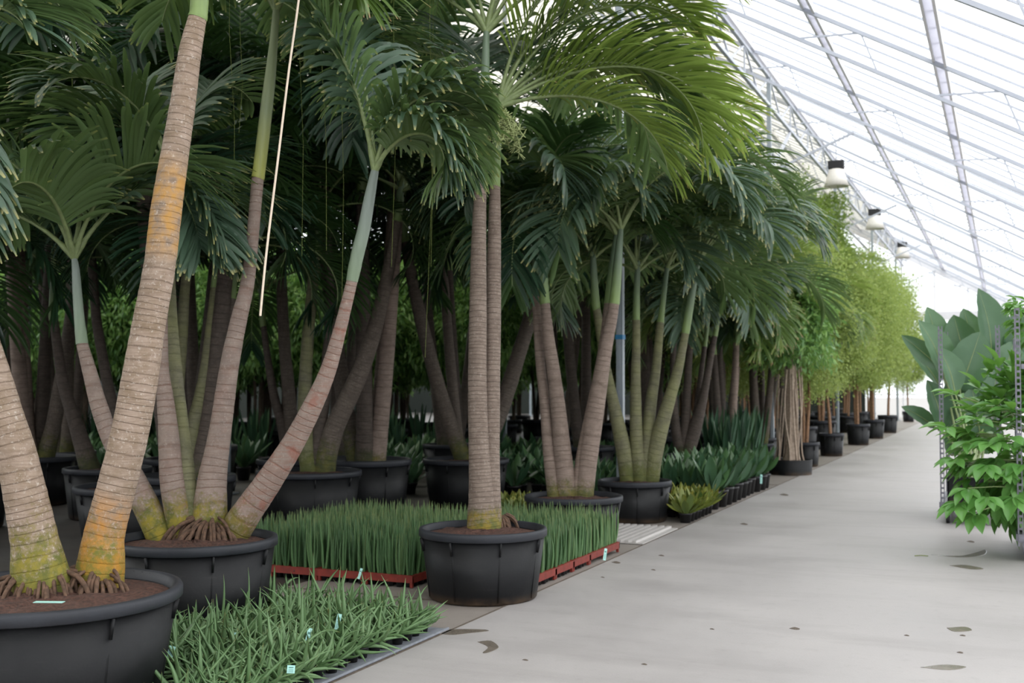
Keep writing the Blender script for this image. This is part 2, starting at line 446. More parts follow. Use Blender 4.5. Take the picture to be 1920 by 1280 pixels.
def pot_meshes(Rr, h, ribs=8, taper=.84):
    mb = MB(); rb = Rr * taper
    mb.lathe([(0, 0.001), (rb * .96, 0), (rb, .012), (Rr * .96, h - .055), (Rr * .9, h - .055)], 56)
    mb.lathe([(Rr * .93, h - .01), (Rr * .91, h - .12), (Rr * .9, h - .12)], 56)
    for i in range(ribs):
        a = 2 * math.pi * (i + .3) / ribs
        q = Matrix.Rotation(a, 3, 'Z')
        for z0, z1, t in ((.02, h - .06, .004), (h - .14, h - .055, .018)):
            r0 = rb + (Rr * .96 - rb) * z0 / h; r1 = rb + (Rr * .96 - rb) * z1 / h
            mb.beam(q @ Vector((r0, 0, z0)), q @ Vector((r1 + (t * .5 if t > .01 else 0), 0, z1)), .009, t * 2)
    rm = MB()
    rm.lathe([(Rr * .915, h - .045), (Rr * .93, h - .008), (Rr * .955, h), (Rr * .99, h - .004), (Rr, h - .016), (Rr * 1.0, h - .05), (Rr * .985, h - .056), (Rr * .95, h - .056), (Rr * .915, h - .045)], 64)
    sm = MB(); rr = Rr * .915; rg = random.Random(int(Rr * 1e4)); rows = []
    for i in range(9):
        r = rr * (1 - i / 8) + .001
        rows.append([(r * math.cos(2 * math.pi * j / 40), r * math.sin(2 * math.pi * j / 40), h - .05 + (rg.uniform(-.008, .016) if i else 0) + .02 * (1 - r / rr)) for j in range(40)])
    sm.grid(rows, None, True)
    return mb.mesh('pot', M['pot']), rm.mesh('pot_rim', M['rim']), sm.mesh('soil', M['soil'])


def make_stem(root, loc, stem, zs, dpot, near=True, Rp=.4):
    """stem: dict(p=[(px,py,rpx)...], cs=[...], mat, lean, crown)"""
    P = stem['p']; lean = stem.get('lean', 0.0)
    g0 = G(P[0][0], P[0][1], zs); d0 = g0.dot(FW)
    d0 = max(dpot - .5 * Rp, min(dpot + .5 * Rp, d0))
    allp = P + stem.get('cs', [])
    y0, y1 = P[0][1], allp[-1][1]
    raw = []
    for (x, y, r) in allp:
        t = (y0 - y) / max(1, y0 - y1); d = d0 + lean * t
        w = W(x, y, d); raw.append((w.x, w.y, w.z, r * d / F))
    nP = len(P)
    tr = raw[:nP]; q0 = tr[0]; first = (q0[0], q0[1], min(zs + .01, q0[2]), q0[3]); tr[0] = first
    tr = [(first[0], first[1], zs - .05, first[3] * 1.08)] + tr
    sm = catmull(tr, 7 if near else 3)
    # even resampling with tiny ring ridges
    pts = [Vector(q[:3]) - loc for q in sm]; rad = [q[3] for q in sm]
    if near:
        cum = [0]
        for i in range(1, len(pts)): cum.append(cum[-1] + (pts[i] - pts[i - 1]).length)
        step = .022; k = 0; rp = []; rr = []; s = 0; rg = random.Random(int(P[0][0]))
        while s < cum[-1]:
            while k < len(cum) - 2 and cum[k + 1] < s: k += 1
            f = (s - cum[k]) / max(1e-6, cum[k + 1] - cum[k])
            rp.append(pts[k].lerp(pts[k + 1], f)); rr.append((rad[k] * (1 - f) + rad[k + 1] * f) * (1 + rg.uniform(-.012, .014))); s += step
        rp.append(pts[-1]); rr.append(rad[-1]); pts, rad = rp, rr
    mb = MB(); mb.tube(pts, rad, 24 if near else 10)
    o = link('trunk', mb.mesh('trunk', M[stem.get('mat', 'tX')]), root)
    top = pts[-1]; topr = rad[-1]
    if stem.get('cs'):
        cs = catmull([raw[nP - 1]] + raw[nP:], 5); cp = [Vector(q[:3]) - loc for q in cs]; cr_ = [q[3] for q in cs]
        n = len(cr_); cr_ = [r * (1.06 if i < n * .15 else 1) for i, r in enumerate(cr_)]
        mc = MB(); mc.tube(cp, cr_, 16 if near else 8)
        link('crownshaft', mc.mesh('crownshaft', M[stem.get('csm', 'shaft_green')]), o)
        top = cp[-1]
    crown = stem.get('crown')
    if crown:
        if isinstance(crown, list):
            for i, q in enumerate(crown):
                add_frond(root, top, *q[:4], seed=i + int(P[0][0]), mat=(q[4] if len(q) > 4 else stem.get('fm', 'frond')), hang=stem.get('hang', 1.0), LL=stem.get('LL', .68))
        else:
            n, L, seed = crown; rg = random.Random(seed)
            for i in range(n):
                t = (i + .5) / n
                add_frond(root, top + Vector((rg.uniform(-.02, .02), rg.uniform(-.02, .02), -.12 * t)), (i * 137.5 + rg.uniform(-20, 20) + seed * 31) % 360,
                          84 - 62 * t + rg.uniform(-6, 6), 60 + 85 * t + rg.uniform(-12, 12), L * rg.uniform(.85, 1.1), seed + i, stem.get('fm', 'frond'), stem.get('hang', 1.0), near or stem.get('sub', False), LL=stem.get('LL', .68))
    return o, raw


def roots_mesh(cx, cy, z, r0, n, seed, a0=0, a1=360, size=1.0):
    mb = MB(); rg = random.Random(seed)
    for i in range(n):
        a = R(a0 + (a1 - a0) * (i + rg.random() * .8) / n); ca, sa = math.cos(a), math.sin(a)
        r1 = r0 * rg.uniform(.8, .98); h = rg.uniform(.03, .085) * size; o = rg.uniform(.05, .13) * size
        P = [(cx + r1 * ca * .8, cy + r1 * sa * .8, z + h), (cx + (r1 + o * .45) * ca, cy + (r1 + o * .45) * sa, z + h * .75), (cx + (r1 + o * .8) * ca, cy + (r1 + o * .8) * sa, z + h * .25), (cx + (r1 + o) * ca, cy + (r1 + o) * sa, z - .03)]
        k = rg.uniform(.006, .011) * size
        mb.tube(catmull(P, 3), k, 6)
    return mb


def palm(name, label, cat, cx, rim_y, halfw, d, stems, group=None, near=True, h=None, roots=None):
    Rr = halfw * d / F
    if h is None: h = HC - (rim_y - 722) * d / F
    lat = (cx - 960) / F * d
    loc = FW * d + RT * lat; loc.z = 0
    root = thing(name, label, cat, loc, group)
    pm, rm, sm = pot_meshes(Rr, h)
    po = link('pot', pm, root); po.rotation_euler = (0, 0, d * 3.1); link('pot_rim', rm, po); link('soil', sm, root)
    for st in stems: make_stem(root, Vector(loc), st, h - .035, d, near, Rr)
    for (x, y, r, n, a0, a1, sz) in (roots or []):
        g = G(x, y, h - .035) - Vector(loc)
        mb = roots_mesh(g.x, g.y, h - .035, r, n, int(x), a0, a1, sz); link('aerial_roots', mb.mesh('aerial_roots', M['root']), root)
    return root, h


# ================================================================== THE SETTING
def struct(name, mb, mat, smooth=False):
    o = link(name, mb.mesh(name, mat, smooth)); o['kind'] = 'structure'; return o


EX = -2.92                                           # edge of the concrete aisle
Y0, Y1 = -9.0, 51.0
XL, XR = -30.0, 4.2
m = MB(); m.quad([(EX, Y0, 0), (XR, Y0, 0), (XR, Y1 + 6, 0), (EX, Y1 + 6, 0)]); struct('floor_aisle', m, M['path'])
m = MB(); m.quad([(-4.6, Y0, -.004), (EX, Y0, -.004), (EX, Y1, -.004), (-4.6, Y1, -.004)]); struct('floor_kerb_slabs', m, M['slab'])
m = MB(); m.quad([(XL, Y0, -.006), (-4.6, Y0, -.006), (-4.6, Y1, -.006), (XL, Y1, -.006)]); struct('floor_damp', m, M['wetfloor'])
m = MB(); m.quad([(-90, -40, -.05), (90, -40, -.05), (90, 140, -.05), (-90, 140, -.05)]); struct('ground_outside', m, M['slab'])
# joint lines of the slabs
m = MB()
for y in (3.4, 6.55, 9.7, 12.2, 16.0, 20, 24, 28, 33, 38):
    m.box((-3.75, y, -.001), (1.64, .014, .003))
m.box((EX, 20, .0), (.014, 50, .004)); struct('floor_joints', m, M['litter'])
# ---- the roof: one long plane falling to the aisle side
H0, X0, SL = 5.9, -3.88, -.56                        # height over the eye, place and slope of the middle purlin


def rz(x): return HC + H0 + SL * (x - X0) if x > -9.2 else HC + H0 + SL * (-9.2 - X0) - SL * (x + 9.2)


m = MB(); m.quad([(X0, Y0, rz(X0)), (XR, Y0, rz(XR)), (XR, Y1, rz(XR)), (X0, Y1, rz(X0))]); zz = rz(-14.5)
for k in range(3):
    a = -14.5 - 5.2 * k; m.quad([(a - 2.6, Y0, zz + 1.46), (a, Y0, zz), (a, Y1, zz), (a - 2.6, Y1, zz + 1.46)]); m.quad([(a - 5.2, Y0, zz), (a - 2.6, Y0, zz + 1.46), (a - 2.6, Y1, zz + 1.46), (a - 5.2, Y1, zz)])
struct('ceiling_glass', m, M['glass'])
m = MB()
for a, b in ((-9.2, X0), (-14.5, -9.2)): m.quad([(a, Y0, rz(a)), (b, Y0, rz(b)), (b, Y1, rz(b)), (a, Y1, rz(a))])
struct('ceiling_sheet', m, M['sheet'])
# glazing bars
m = MB(); y = Y0
while y <= Y1:
    m.beam((XR, y, rz(XR) - .03), (-9.2, y, rz(-9.2) - .03), .02, .026)
    m.beam((-9.2, y, rz(-9.2) - .03), (-14.5, y, rz(-14.5) - .03), .02, .026); y += .62
struct('ceiling_bars', m, M['alut'])
# long purlins parallel to the aisle
m = MB()
for i, x in enumerate((X0, -2.245, -.665, 1.0, 2.6, -5.6, -7.4, -9.2, -11.8, -14.5)):
    w_ = .16 if i in (1, 2) else .13
    for s in (-1, 1): m.box((x + s * w_ * .42, (Y0 + Y1) / 2, rz(x) - .1 + s * w_ * .42 * SL * (1 if x > -9.3 else -1)), (w_ * .2, Y1 - Y0, .09))
    m.box((x, (Y0 + Y1) / 2, rz(x) - .08), (w_ * .7, Y1 - Y0, .006), mi=1)
o = link('beam_purlins', m.mesh('beam_purlins', [M['alu'], M['milky']], False)); o['kind'] = 'structure'
# lattice trusses across the aisle, in the slope of the roof
ty = [1.5 + 4.4 * k for k in range(-2, 12)]
for y in ty:
    if not Y0 < y < Y1 - 1: continue
    m = MB(); a, b = -9.0, XR - .1; dz = .42
    m.beam((a, y, rz(a) - .14), (b, y, rz(b) - .14), .05, .05); m.beam((a, y, rz(a) - .14 - dz), (b, y, rz(b) - .14 - dz), .045, .045)
    x = a; k = 0
    while x < b - .8:
        m.beam((x, y, rz(x) - .14 - dz), (x + .8, y, rz(x + .8) - .14), .022); m.beam((x + .8, y, rz(x + .8) - .14), (x + 1.0, y, rz(x + 1.0) - .14 - dz), .022); x += 1.65
    struct('ceiling_truss', m, M['alut'])
# lattice girder under the middle purlin, with its posts
m = MB(); zt, zb = rz(X0) - .22, rz(X0) - .75
for x in (X0,):
    for z in (zt, zb): m.box((x, (Y0 + Y1) / 2, z), (.06, Y1 - Y0, .06))
    y = Y0
    while y < Y1 - 1.1: m.beam((x, y, zb), (x, y + 1.1, zt), .03); m.beam((x, y + 1.1, zt), (x, y + 1.1, zb), .03); m.beam((x, y + 1.1, zt), (x, y + 2.2, zb), .03); y += 2.2
struct('beam_lattice_girder', m, M['alut'])
k = 0
for xx, zc in ((X0, .42), (-9.2, .1), (-14.5, .1), (-19.7, .1)):
    y = 11.83 - 17.6 if xx == X0 else 3.0
    while y < Y1:
        if not (-1 < y < 4 and xx == X0):
            m = MB(); m.box((xx, y, (rz(xx) if xx > -15 else zz) / 2 - .1), (.075, .075, (rz(xx) if xx > -15 else zz) - .2)); m.box((xx, y, .01), (.24, .24, .02)); m.box((xx, y - .045, 2.5), (.03, .014, 4.9)); struct('column', m, M['post'])
        y += 8.8
# braces from posts up to the roof
m = MB()
for j in range(5):
    y = 11.83 + 8.8 * j; m.beam((X0, y, 5.3), (X0, y + 2.2, 6.5), .05); m.beam((X0, y, 5.3), (X0 + 1.5, y, rz(X0 + 1.5) - .55), .04); m.beam((X0, y, 5.3), (X0 - 1.8, y, rz(X0 - 1.8) - .55), .04)
struct('beam_braces', m, M['alut'])
# long dark pipe along the posts
m = MB(); m.tube([(X0 - .2, Y0 + .1, 5.92), (X0 - .2, Y1 - .3, 5.92)], .035, 8); m.tube([(-9.0, Y0 + .1, 6.3), (-9.0, Y1 - .3, 6.3)], .04, 8)
tag(link('heating_pipe', m.mesh('heating_pipe', M['galv'])), 'long grey pipe running the length of the greenhouse below the roof', 'pipe')
# end wall
for nm, yy in (('wall_end', Y1), ('wall_back', Y0)):
    m = MB(); m.quad([(XL, yy, 0), (-14.5, yy, 0), (-14.5, yy, zz), (XL, yy, zz)]); m.quad([(-14.5, yy, 0), (-9.2, yy, 0), (-9.2, yy, rz(-9.2)), (-14.5, yy, zz)]); m.quad([(-9.2, yy, 0), (XR, yy, 0), (XR, yy, rz(XR)), (-9.2, yy, rz(-9.2))])
    struct(nm, m, M['glasswall'] if yy > 0 else M['glass'])
m = MB(); yy = Y1 - .12
m.box(((-9 + XR) / 2, yy, 4.35), (XR + 9, .2, .36))
m.beam((-9.2, yy, rz(-9.2) - .2), (XR, yy, rz(XR) - .2), .2, .35)
for x in np.arange(-13.2, XR + .1, 1.32): m.box((float(x), yy, (rz(float(x)) - .2) / 2), (.07, .08, rz(float(x)) - .2))
for z in (1.0, 2.3, 3.3, 5.6, 6.8): m.box(((-14 + XR - (z > 4) * (z - 3.2) * 1.7) / 2, yy, z), (XR + 14 - (z > 4) * (z - 3.2) * 1.7, .05, .05))
struct('wall_end_frame', m, M['alu'])
m = MB(); m.quad([(XL, Y0, 0), (XL, Y1, 0), (XL, Y1, zz), (XL, Y0, zz)]); struct('wall_left', m, M['glasswall'])
m = MB(); m.box((XL + .2, (Y0 + Y1) / 2, 1.25), (.04, Y1 - Y0 - .4, 2.5)); m.box((-17.5, Y1 - .4, 1.25), (24, .04, 2.5)); m.box((-17.5, Y0 + .3, 1.25), (24, .04, 2.5)); struct('wall_light_block', m, M['lightblock'])  # opaque sheets added to block the bright gap behind the rear rows
m = MB()
for y in np.arange(Y0, Y1, 2.2): m.box((XL + .05, float(y), zz / 2), (.08, .1, zz))
for z in (1, 2.5, 4): m.box((XL + .05, (Y0 + Y1) / 2, z), (.05, Y1 - Y0, .08))
struct('wall_left_frame', m, M['alu'])
m = MB(); m.quad([(XR, Y0, 0), (XR, Y1, 0), (XR, Y1, rz(XR)), (XR, Y0, rz(XR))]); struct('wall_right', m, M['glass'])

# ---- lamps
for i, (px, py) in enumerate(((1568, 326), (1640, 411), (1692, 469))):
    d = (27, 35, 44, 52)[i] * .98; p = W(px, py, d)
    t = thing('grow_lamp', ('white hood grow lamp with black box under the roof, largest of its row', 'second white grow lamp in the row receding down the aisle roof', 'third white grow lamp in the row receding down the aisle roof', 'smallest white grow lamp, farthest down the aisle roof')[i], 'lamp', p, 'grow lamps hanging along the aisle')
    m = MB(); m.lathe([(.10, .12), (.17, .10), (.24, -.14), (.29, -.30), (.28, -.30), (.22, -.13), (.15, .08), (.0, .10)], 24); link('lamp_shade', m.mesh('lamp_shade', M['whitep']), t)
    m = MB(); m.box((0, 0, .22), (.36, .22, .18)); m.box((0, 0, .12), (.14, .14, .06)); link('ballast_box', m.mesh('ballast_box', M['black'], False), t)
    m = MB(); m.tube([(0, 0, .3), (0, 0, max(.5, rz(p.x) - p.z - .1))], .012, 6); link('hanging_rod', m.mesh('hanging_rod', M['galv']), t)

# ================================================================== HERO PALMS
A1 = dict(mat='tA', lean=.25, csm='shaft_green',
          p=[(184, 1098, 47), (190, 1050, 42), (196, 1000, 37), (222, 900, 35), (246, 800, 34), (264, 700, 33), (277, 620, 30.5), (299, 500, 29), (311, 400, 28.5), (326, 300, 26), (342, 200, 23.5), (356, 100, 21), (370, 35, 17)],
          cs=[(373, 18, 17), (377, -60, 17), (382, -150, 14), (386, -230, 10)],
          crown=[(20, 66, 80, 1.7), (70, 60, 110, 1.9), (130, 50, 120, 1.9), (185, 66, 80, 1.7), (235, 76, 70, 1.5), (300, 78, 60, 1.5), (345, 74, 70, 1.6), (100, 78, 60, 1.7)])
A2 = dict(mat='tA2', lean=-.1, LL=.5,
          p=[(80, 1108, 56), (73, 1065, 50), (66, 1020, 43), (50, 940, 39), (30, 850, 36), (8, 780, 34), (-15, 700, 32), (-60, 560, 30), (-105, 400, 26), (-135, 250, 22)],
          cs=[(-140, 230, 20), (-150, 140, 18), (-158, 60, 12)],
          crown=[(352, 30, 85, .62, 'frond'), (15, 62, 120, .75, 'frond'), (300, -58, 24, 1.0), (330, -62, 24, .9), (80, 66, 100, 1.6), (110, 60, 110, 1.7), (180, 50, 110, 1.7), (250, 65, 110, 1.6), (95, 78, 80, 1.6)])
root, hA = palm('potted_palm', 'double-trunked palm with an orange-mossed base in the widest black tub', 'palm', 85, 1100, 253, 4.9, [A1, A2], 'potted palms along the aisle', h=.523,
                roots=[(82, 1104, .135, 34, 215, 400, 1.15), (186, 1098, .11, 26, 170, 360, 1.1)])
B1 = dict(mat='tB1', lean=-.1, csm='shaft_grey', LL=.48,
          p=[(436, 1004, 31), (462, 962, 28), (502, 905, 25), (550, 830, 21), (590, 753, 18), (616, 692, 15), (635, 627, 12.5), (650, 568, 11), (660, 527, 10.5)],
          cs=[(670, 478, 12.5), (682, 430, 12), (693, 370, 10.5), (703, 320, 7.5)],
          crown=[(338, 60, 165, .75), (12, 78, 130, .85), (200, 80, 50, 1.5), (160, 78, 70, 1.6), (38, 66, 140, .95), (75, 62, 130, 1.5), (350, 84, 120, .95), (120, 80, 80, 1.6), (325, 58, 165, .8)], hang=1.7)
B2 = dict(mat='tB', lean=.35, csm='shaft_yellow',
          p=[(394, 1003, 33), (394, 960, 31.5), (398, 900, 27), (406, 850, 23), (414, 800, 20.5), (428, 700, 18), (439, 640, 16.5), (450, 590, 15), (464, 530, 13), (474, 440, 11.5), (483, 335, 11.5)],
          cs=[(485, 325, 12), (492, 270, 12), (500, 200, 11.5), (506, 150, 10.5), (513, 80, 8), (518, 20, 6.5)],
          crown=[(345, 62, 150, .78, 'frondy'), (185, 66, 90, 1.5), (140, 55, 115, 1.7), (40, 68, 110, 1.8), (95, 62, 120, 1.8), (230, 80, 60, 1.3), (15, 80, 70, 1.6)])
B3 = dict(mat='tB', lean=.2, csm='shaft_grey', LL=.5,
          p=[(343, 1002, 26), (334, 955, 26), (322, 890, 22.5), (315, 800, 18), (309, 740, 15), (305, 690, 11.5), (304, 600, 10), (306, 480, 9.5)],
          cs=[(308, 450, 9), (312, 380, 8), (316, 320, 6)],
          crown=[(345, -28, 55, .6, 'frond'), (325, -52, 24, .6, 'frond'), (195, 66, 130, .75), (165, 55, 120, 1.5), (100, 66, 110, 1.5), (70, 72, 100, 1.4), (130, 60, 120, 1.5), (225, 70, 120, 1.0)])
B3b = dict(fm='frondb', mat='tG', lean=.5, p=[(366, 972, 18), (352, 900, 16), (340, 800, 14), (330, 700, 12), (322, 600, 10.5), (318, 500, 9.5)], cs=[(318, 470, 9), (322, 400, 7)], crown=[(100, 60, 110, 1.3), (160, 60, 110, 1.2), (60, 66, 110, 1.2), (200, 74, 90, .9)], LL=.55)
B4 = dict(mat='tB', lean=.2, csm='shaft_grey',
          p=[(300, 1000, 26), (266, 932, 24), (236, 872, 20.5), (208, 822, 17), (186, 762, 15.5), (169, 700, 13), (154, 645, 10.5)],
          cs=[(149, 600, 9.5), (145, 550, 8.5), (142, 505, 7), (139, 483, 5)],
          crown=[(175, 50, 130, 1.3), (30, 66, 110, 1.4), (335, 72, 120, 1.2), (200, 72, 100, 1.4), (80, 80, 60, 1.5), (130, 60, 120, 1.4), (265, 60, 130, 1.1)])
palm('potted_palm', 'five-stemmed palm with spreading pinkish trunks in a black tub behind the small succulents', 'palm', 368, 1003, 153, 6.55, [B1, B2, B3, B3b, B4], 'potted palms along the aisle', h=.523,
     roots=[(395, 1006, .11, 34, 190, 350, 1.5)])
C1 = dict(mat='tC', lean=.3, hang=.8,
          p=[(908, 990, 33), (905, 970, 29), (903, 930, 24.5), (899, 860, 20), (896, 780, 18.5), (895, 700, 17.5), (896, 600, 16.5), (897, 500, 15), (898, 440, 13.8), (901, 340, 11), (903, 268, 9.5)],
          cs=[(905, 250, 10), (908, 190, 9.5), (910, 120, 8), (912, 60, 6)],
          crown=[(0, 48, 95, 2.0, 'frondy'), (15, 62, 110, 2.0, 'frondy'), (20, 76, 110, 1.9, 'frondy'), (175, 66, 110, 1.8), (160, 48, 110, 1.8), (60, 62, 110, 1.9), (110, 62, 110, 1.9), (40, 80, 70, 1.9, 'frondy')])
C2 = dict(mat='tC', lean=.45, hang=.8,
          p=[(922, 975, 20), (921, 930, 18), (921, 860, 16), (922, 780, 15.5), (923, 700, 15), (925, 600, 14.5), (926, 500, 13.5), (927, 440, 12.5), (928, 350, 10)],
          cs=[(929, 335, 9.5), (931, 270, 9), (934, 200, 7.5)],
          crown=[(358, 30, 90, 2.0, 'frondy'), (2, 42, 128, 1.9, 'frondy'), (14, 58, 145, 1.75, 'frond'), (352, 20, 100, 1.5, 'frondy'), (30, 40, 120, 1.8, 'frond'), (8, 62, 110, 1.9, 'frondy'), (20, 52, 115, 1.9, 'frondy'), (350, 78, 95, 2.0, 'frondy'), (60, 60, 115, 1.8), (165, 56, 120, 1.5), (120, 64, 110, 1.7), (5, 72, 120, 2.0, 'frondy')])
rc, hC = palm('potted_palm', 'palm with two close upright ringed trunks in a black tub among the upright spikes', 'palm', 906, 985, 119.5, 7.5, [C1, C2], 'potted palms along the aisle', h=.46,
              roots=[(930, 985, .09, 16, 250, 395, 1.0)])
# flower cluster under its crown
mb = MB(); rg = random.Random(3)
cw = W(932, 205, 7.85) - rc.location
for i in range(16):
    a = rg.uniform(0, 6.28); L = rg.uniform(.18, .36); P = [Vector(cw)]; d = Vector((math.cos(a) * .5 + .25 * RT.x, math.sin(a) * .5 + .25 * RT.y, -.2)).normalized()
    for j in range(6): d = (d + Vector((rg.uniform(-.3, .3), rg.uniform(-.3, .3), -.35))).normalized(); P.append(P[-1] + d * L / 6)
    mb.tube(P, .005, 4)
    for q in P[1:]:
        for s in range(7):
            dd = Vector((rg.gauss(0, 1), rg.gauss(0, 1), rg.gauss(-.3, 1))).normalized(); mb.tube([q, q + dd * rg.uniform(.025, .06)], .0035, 4, caps=False)
link('flower_cluster', mb.mesh('flower_cluster', M['flower']), rc)
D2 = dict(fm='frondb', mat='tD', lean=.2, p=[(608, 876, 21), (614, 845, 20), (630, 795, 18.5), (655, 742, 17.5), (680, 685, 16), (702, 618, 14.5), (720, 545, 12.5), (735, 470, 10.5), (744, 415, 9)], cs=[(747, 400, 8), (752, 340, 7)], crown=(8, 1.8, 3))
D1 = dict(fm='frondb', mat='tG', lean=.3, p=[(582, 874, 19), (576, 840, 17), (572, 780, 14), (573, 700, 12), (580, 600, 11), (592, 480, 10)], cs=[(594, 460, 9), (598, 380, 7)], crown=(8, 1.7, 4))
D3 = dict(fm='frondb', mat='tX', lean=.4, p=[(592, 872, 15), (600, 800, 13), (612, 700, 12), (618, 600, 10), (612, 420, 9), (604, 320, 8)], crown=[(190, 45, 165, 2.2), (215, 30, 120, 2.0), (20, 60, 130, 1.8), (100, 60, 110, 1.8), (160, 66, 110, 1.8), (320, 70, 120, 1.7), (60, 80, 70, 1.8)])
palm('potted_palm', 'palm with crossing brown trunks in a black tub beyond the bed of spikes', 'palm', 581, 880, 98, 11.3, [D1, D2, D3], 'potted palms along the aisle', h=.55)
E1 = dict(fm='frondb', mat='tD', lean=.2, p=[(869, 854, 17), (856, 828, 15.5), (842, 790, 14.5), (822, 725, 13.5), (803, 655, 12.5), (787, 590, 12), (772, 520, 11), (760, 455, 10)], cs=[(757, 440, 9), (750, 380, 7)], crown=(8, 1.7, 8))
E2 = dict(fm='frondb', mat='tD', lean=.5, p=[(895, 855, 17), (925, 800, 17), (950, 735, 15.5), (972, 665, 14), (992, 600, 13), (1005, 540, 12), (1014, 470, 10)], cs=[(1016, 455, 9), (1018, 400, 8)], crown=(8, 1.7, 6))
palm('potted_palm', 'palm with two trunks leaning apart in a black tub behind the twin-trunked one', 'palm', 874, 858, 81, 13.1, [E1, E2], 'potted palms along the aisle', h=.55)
F1 = dict(mat='tF', lean=.25, p=[(1061, 922, 20), (1058, 880, 18), (1053, 830, 16), (1046, 760, 14), (1037, 690, 12.5), (1029, 640, 11.5), (1022, 570, 9)], cs=[(1020, 555, 10), (1017, 500, 8.5), (1014, 440, 7), (1012, 410, 5)],
          crown=[(185, 55, 140, 1.3), (340, 60, 140, 1.4), (10, 70, 120, 1.6), (200, 78, 100, 1.6), (80, 62, 110, 1.6), (130, 64, 120, 1.5), (280, 62, 140, 1.3), (300, 80, 90, 1.6)], hang=1.5)
F1b = dict(fm='frondb', mat='tF', lean=.45, p=[(1040, 920, 14), (1030, 850, 12), (1022, 760, 10), (1013, 680, 9), (1008, 600, 8.5), (1005, 555, 8)], cs=[(1005, 545, 8.5), (1006, 490, 8), (1009, 430, 6)], crown=(7, 1.5, 17))
F2 = dict(mat='tF', lean=.1, p=[(1094, 920, 19), (1103, 860, 17.5), (1112, 800, 17), (1123, 730, 15), (1131, 680, 13.5), (1138, 640, 12), (1146, 600, 11), (1151, 570, 10)], cs=[(1153, 555, 10), (1157, 510, 9), (1161, 460, 7), (1164, 430, 5)],
          crown=[(350, 60, 130, 1.9, 'frond'), (20, 60, 125, 1.8, 'frond'), (325, 68, 140, 1.7, 'frond'), (200, 50, 150, 1.3), (165, 60, 120, 1.5), (250, 60, 150, 1.2), (70, 66, 110, 1.7), (120, 76, 80, 1.6), (5, 80, 90, 1.9, 'frondy')], hang=1.5)
F2b = dict(mat='tF', lean=.35, p=[(1082, 918, 14), (1096, 840, 13), (1112, 760, 12), (1125, 690, 10), (1134, 630, 9), (1141, 570, 8.5)], cs=[(1143, 555, 9), (1149, 500, 8), (1156, 440, 5)], crown=[(195, 50, 165, 1.9), (240, 40, 150, 1.6), (40, 60, 130, 1.7), (100, 60, 110, 1.8), (160, 66, 110, 1.8)])
palm('potted_palm', 'palm with a V of smooth grey trunks in a shallow black tub behind the spikes', 'palm', 1075, 926, 92, 10.3, [F1, F1b, F2, F2b], 'potted palms along the aisle', h=.40)
G1 = dict(mat='tG', lean=.1, p=[(1176, 890, 14), (1170, 850, 14.5), (1160, 800, 13), (1150, 755, 11), (1138, 700, 9.5), (1128, 640, 8.5), (1119, 580, 7.5)], cs=[(1117, 570, 8), (1113, 510, 6.5), (1112, 465, 5)], crown=(8, 1.5, 31))
G2 = dict(mat='tG', lean=.1, csm='shaft_green', p=[(1199, 893, 15), (1194, 840, 12.5), (1192, 770, 11), (1192, 700, 9), (1193, 650, 8), (1193, 600, 7.2)], cs=[(1193, 590, 7), (1194, 540, 6), (1196, 490, 5)], crown=(8, 1.5, 32))
G3 = dict(mat='tG', lean=.4, p=[(1206, 885, 13), (1214, 820, 12), (1221, 750, 11), (1229, 700, 9), (1234, 650, 8), (1238, 605, 7)], cs=[(1240, 590, 6), (1246, 540, 5), (1252, 490, 4)], crown=(8, 1.6, 33))
G4 = dict(mat='tG', lean=.05, p=[(1220, 893, 16), (1228, 850, 15), (1240, 800, 14), (1256, 745, 11.5), (1268, 705, 10), (1279, 655, 8), (1285, 625, 7)], cs=[(1288, 605, 8), (1296, 560, 7), (1304, 515, 5.5), (1310, 490, 4)],
          crown=[(15, 58, 110, 1.7, 'frond'), (350, 66, 140, 1.6, 'frond'), (35, 75, 110, 1.9, 'frond'), (190, 66, 130, 1.4), (310, 60, 140, 1.3), (90, 66, 110, 1.5), (150, 60, 120, 1.5), (270, 74, 120, 1.5)], hang=1.4)
palm('potted_palm', 'olive-green four-stemmed palm in a black tub beside the steel post', 'palm', 1189, 898, 69, 11.7, [G1, G2, G3, G4], 'potted palms along the aisle', h=.42)
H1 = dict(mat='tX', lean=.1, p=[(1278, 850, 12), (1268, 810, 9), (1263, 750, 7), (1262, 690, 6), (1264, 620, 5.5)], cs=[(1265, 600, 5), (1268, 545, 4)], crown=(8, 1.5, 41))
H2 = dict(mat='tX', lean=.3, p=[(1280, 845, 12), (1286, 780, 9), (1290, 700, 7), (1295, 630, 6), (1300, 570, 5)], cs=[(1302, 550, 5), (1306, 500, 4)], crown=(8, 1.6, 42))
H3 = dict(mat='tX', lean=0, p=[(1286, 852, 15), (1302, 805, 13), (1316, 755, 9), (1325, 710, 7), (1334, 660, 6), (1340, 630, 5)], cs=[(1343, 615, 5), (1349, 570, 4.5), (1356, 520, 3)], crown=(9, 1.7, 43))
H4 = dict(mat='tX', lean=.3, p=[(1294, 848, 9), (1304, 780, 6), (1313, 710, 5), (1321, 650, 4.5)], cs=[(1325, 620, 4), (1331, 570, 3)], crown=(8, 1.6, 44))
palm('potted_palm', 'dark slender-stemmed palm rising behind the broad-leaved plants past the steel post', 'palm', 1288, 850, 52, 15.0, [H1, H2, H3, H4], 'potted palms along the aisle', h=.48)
I1 = dict(fm='frondb', mat='tX', lean=.2, p=[(168, 866, 19), (152, 825, 15), (134, 770, 12), (118, 715, 10.5), (108, 650, 9), (101, 600, 8)], cs=[(100, 590, 8.5), (99, 545, 6), (101, 495, 2)], crown=(5, 1.5, 51))
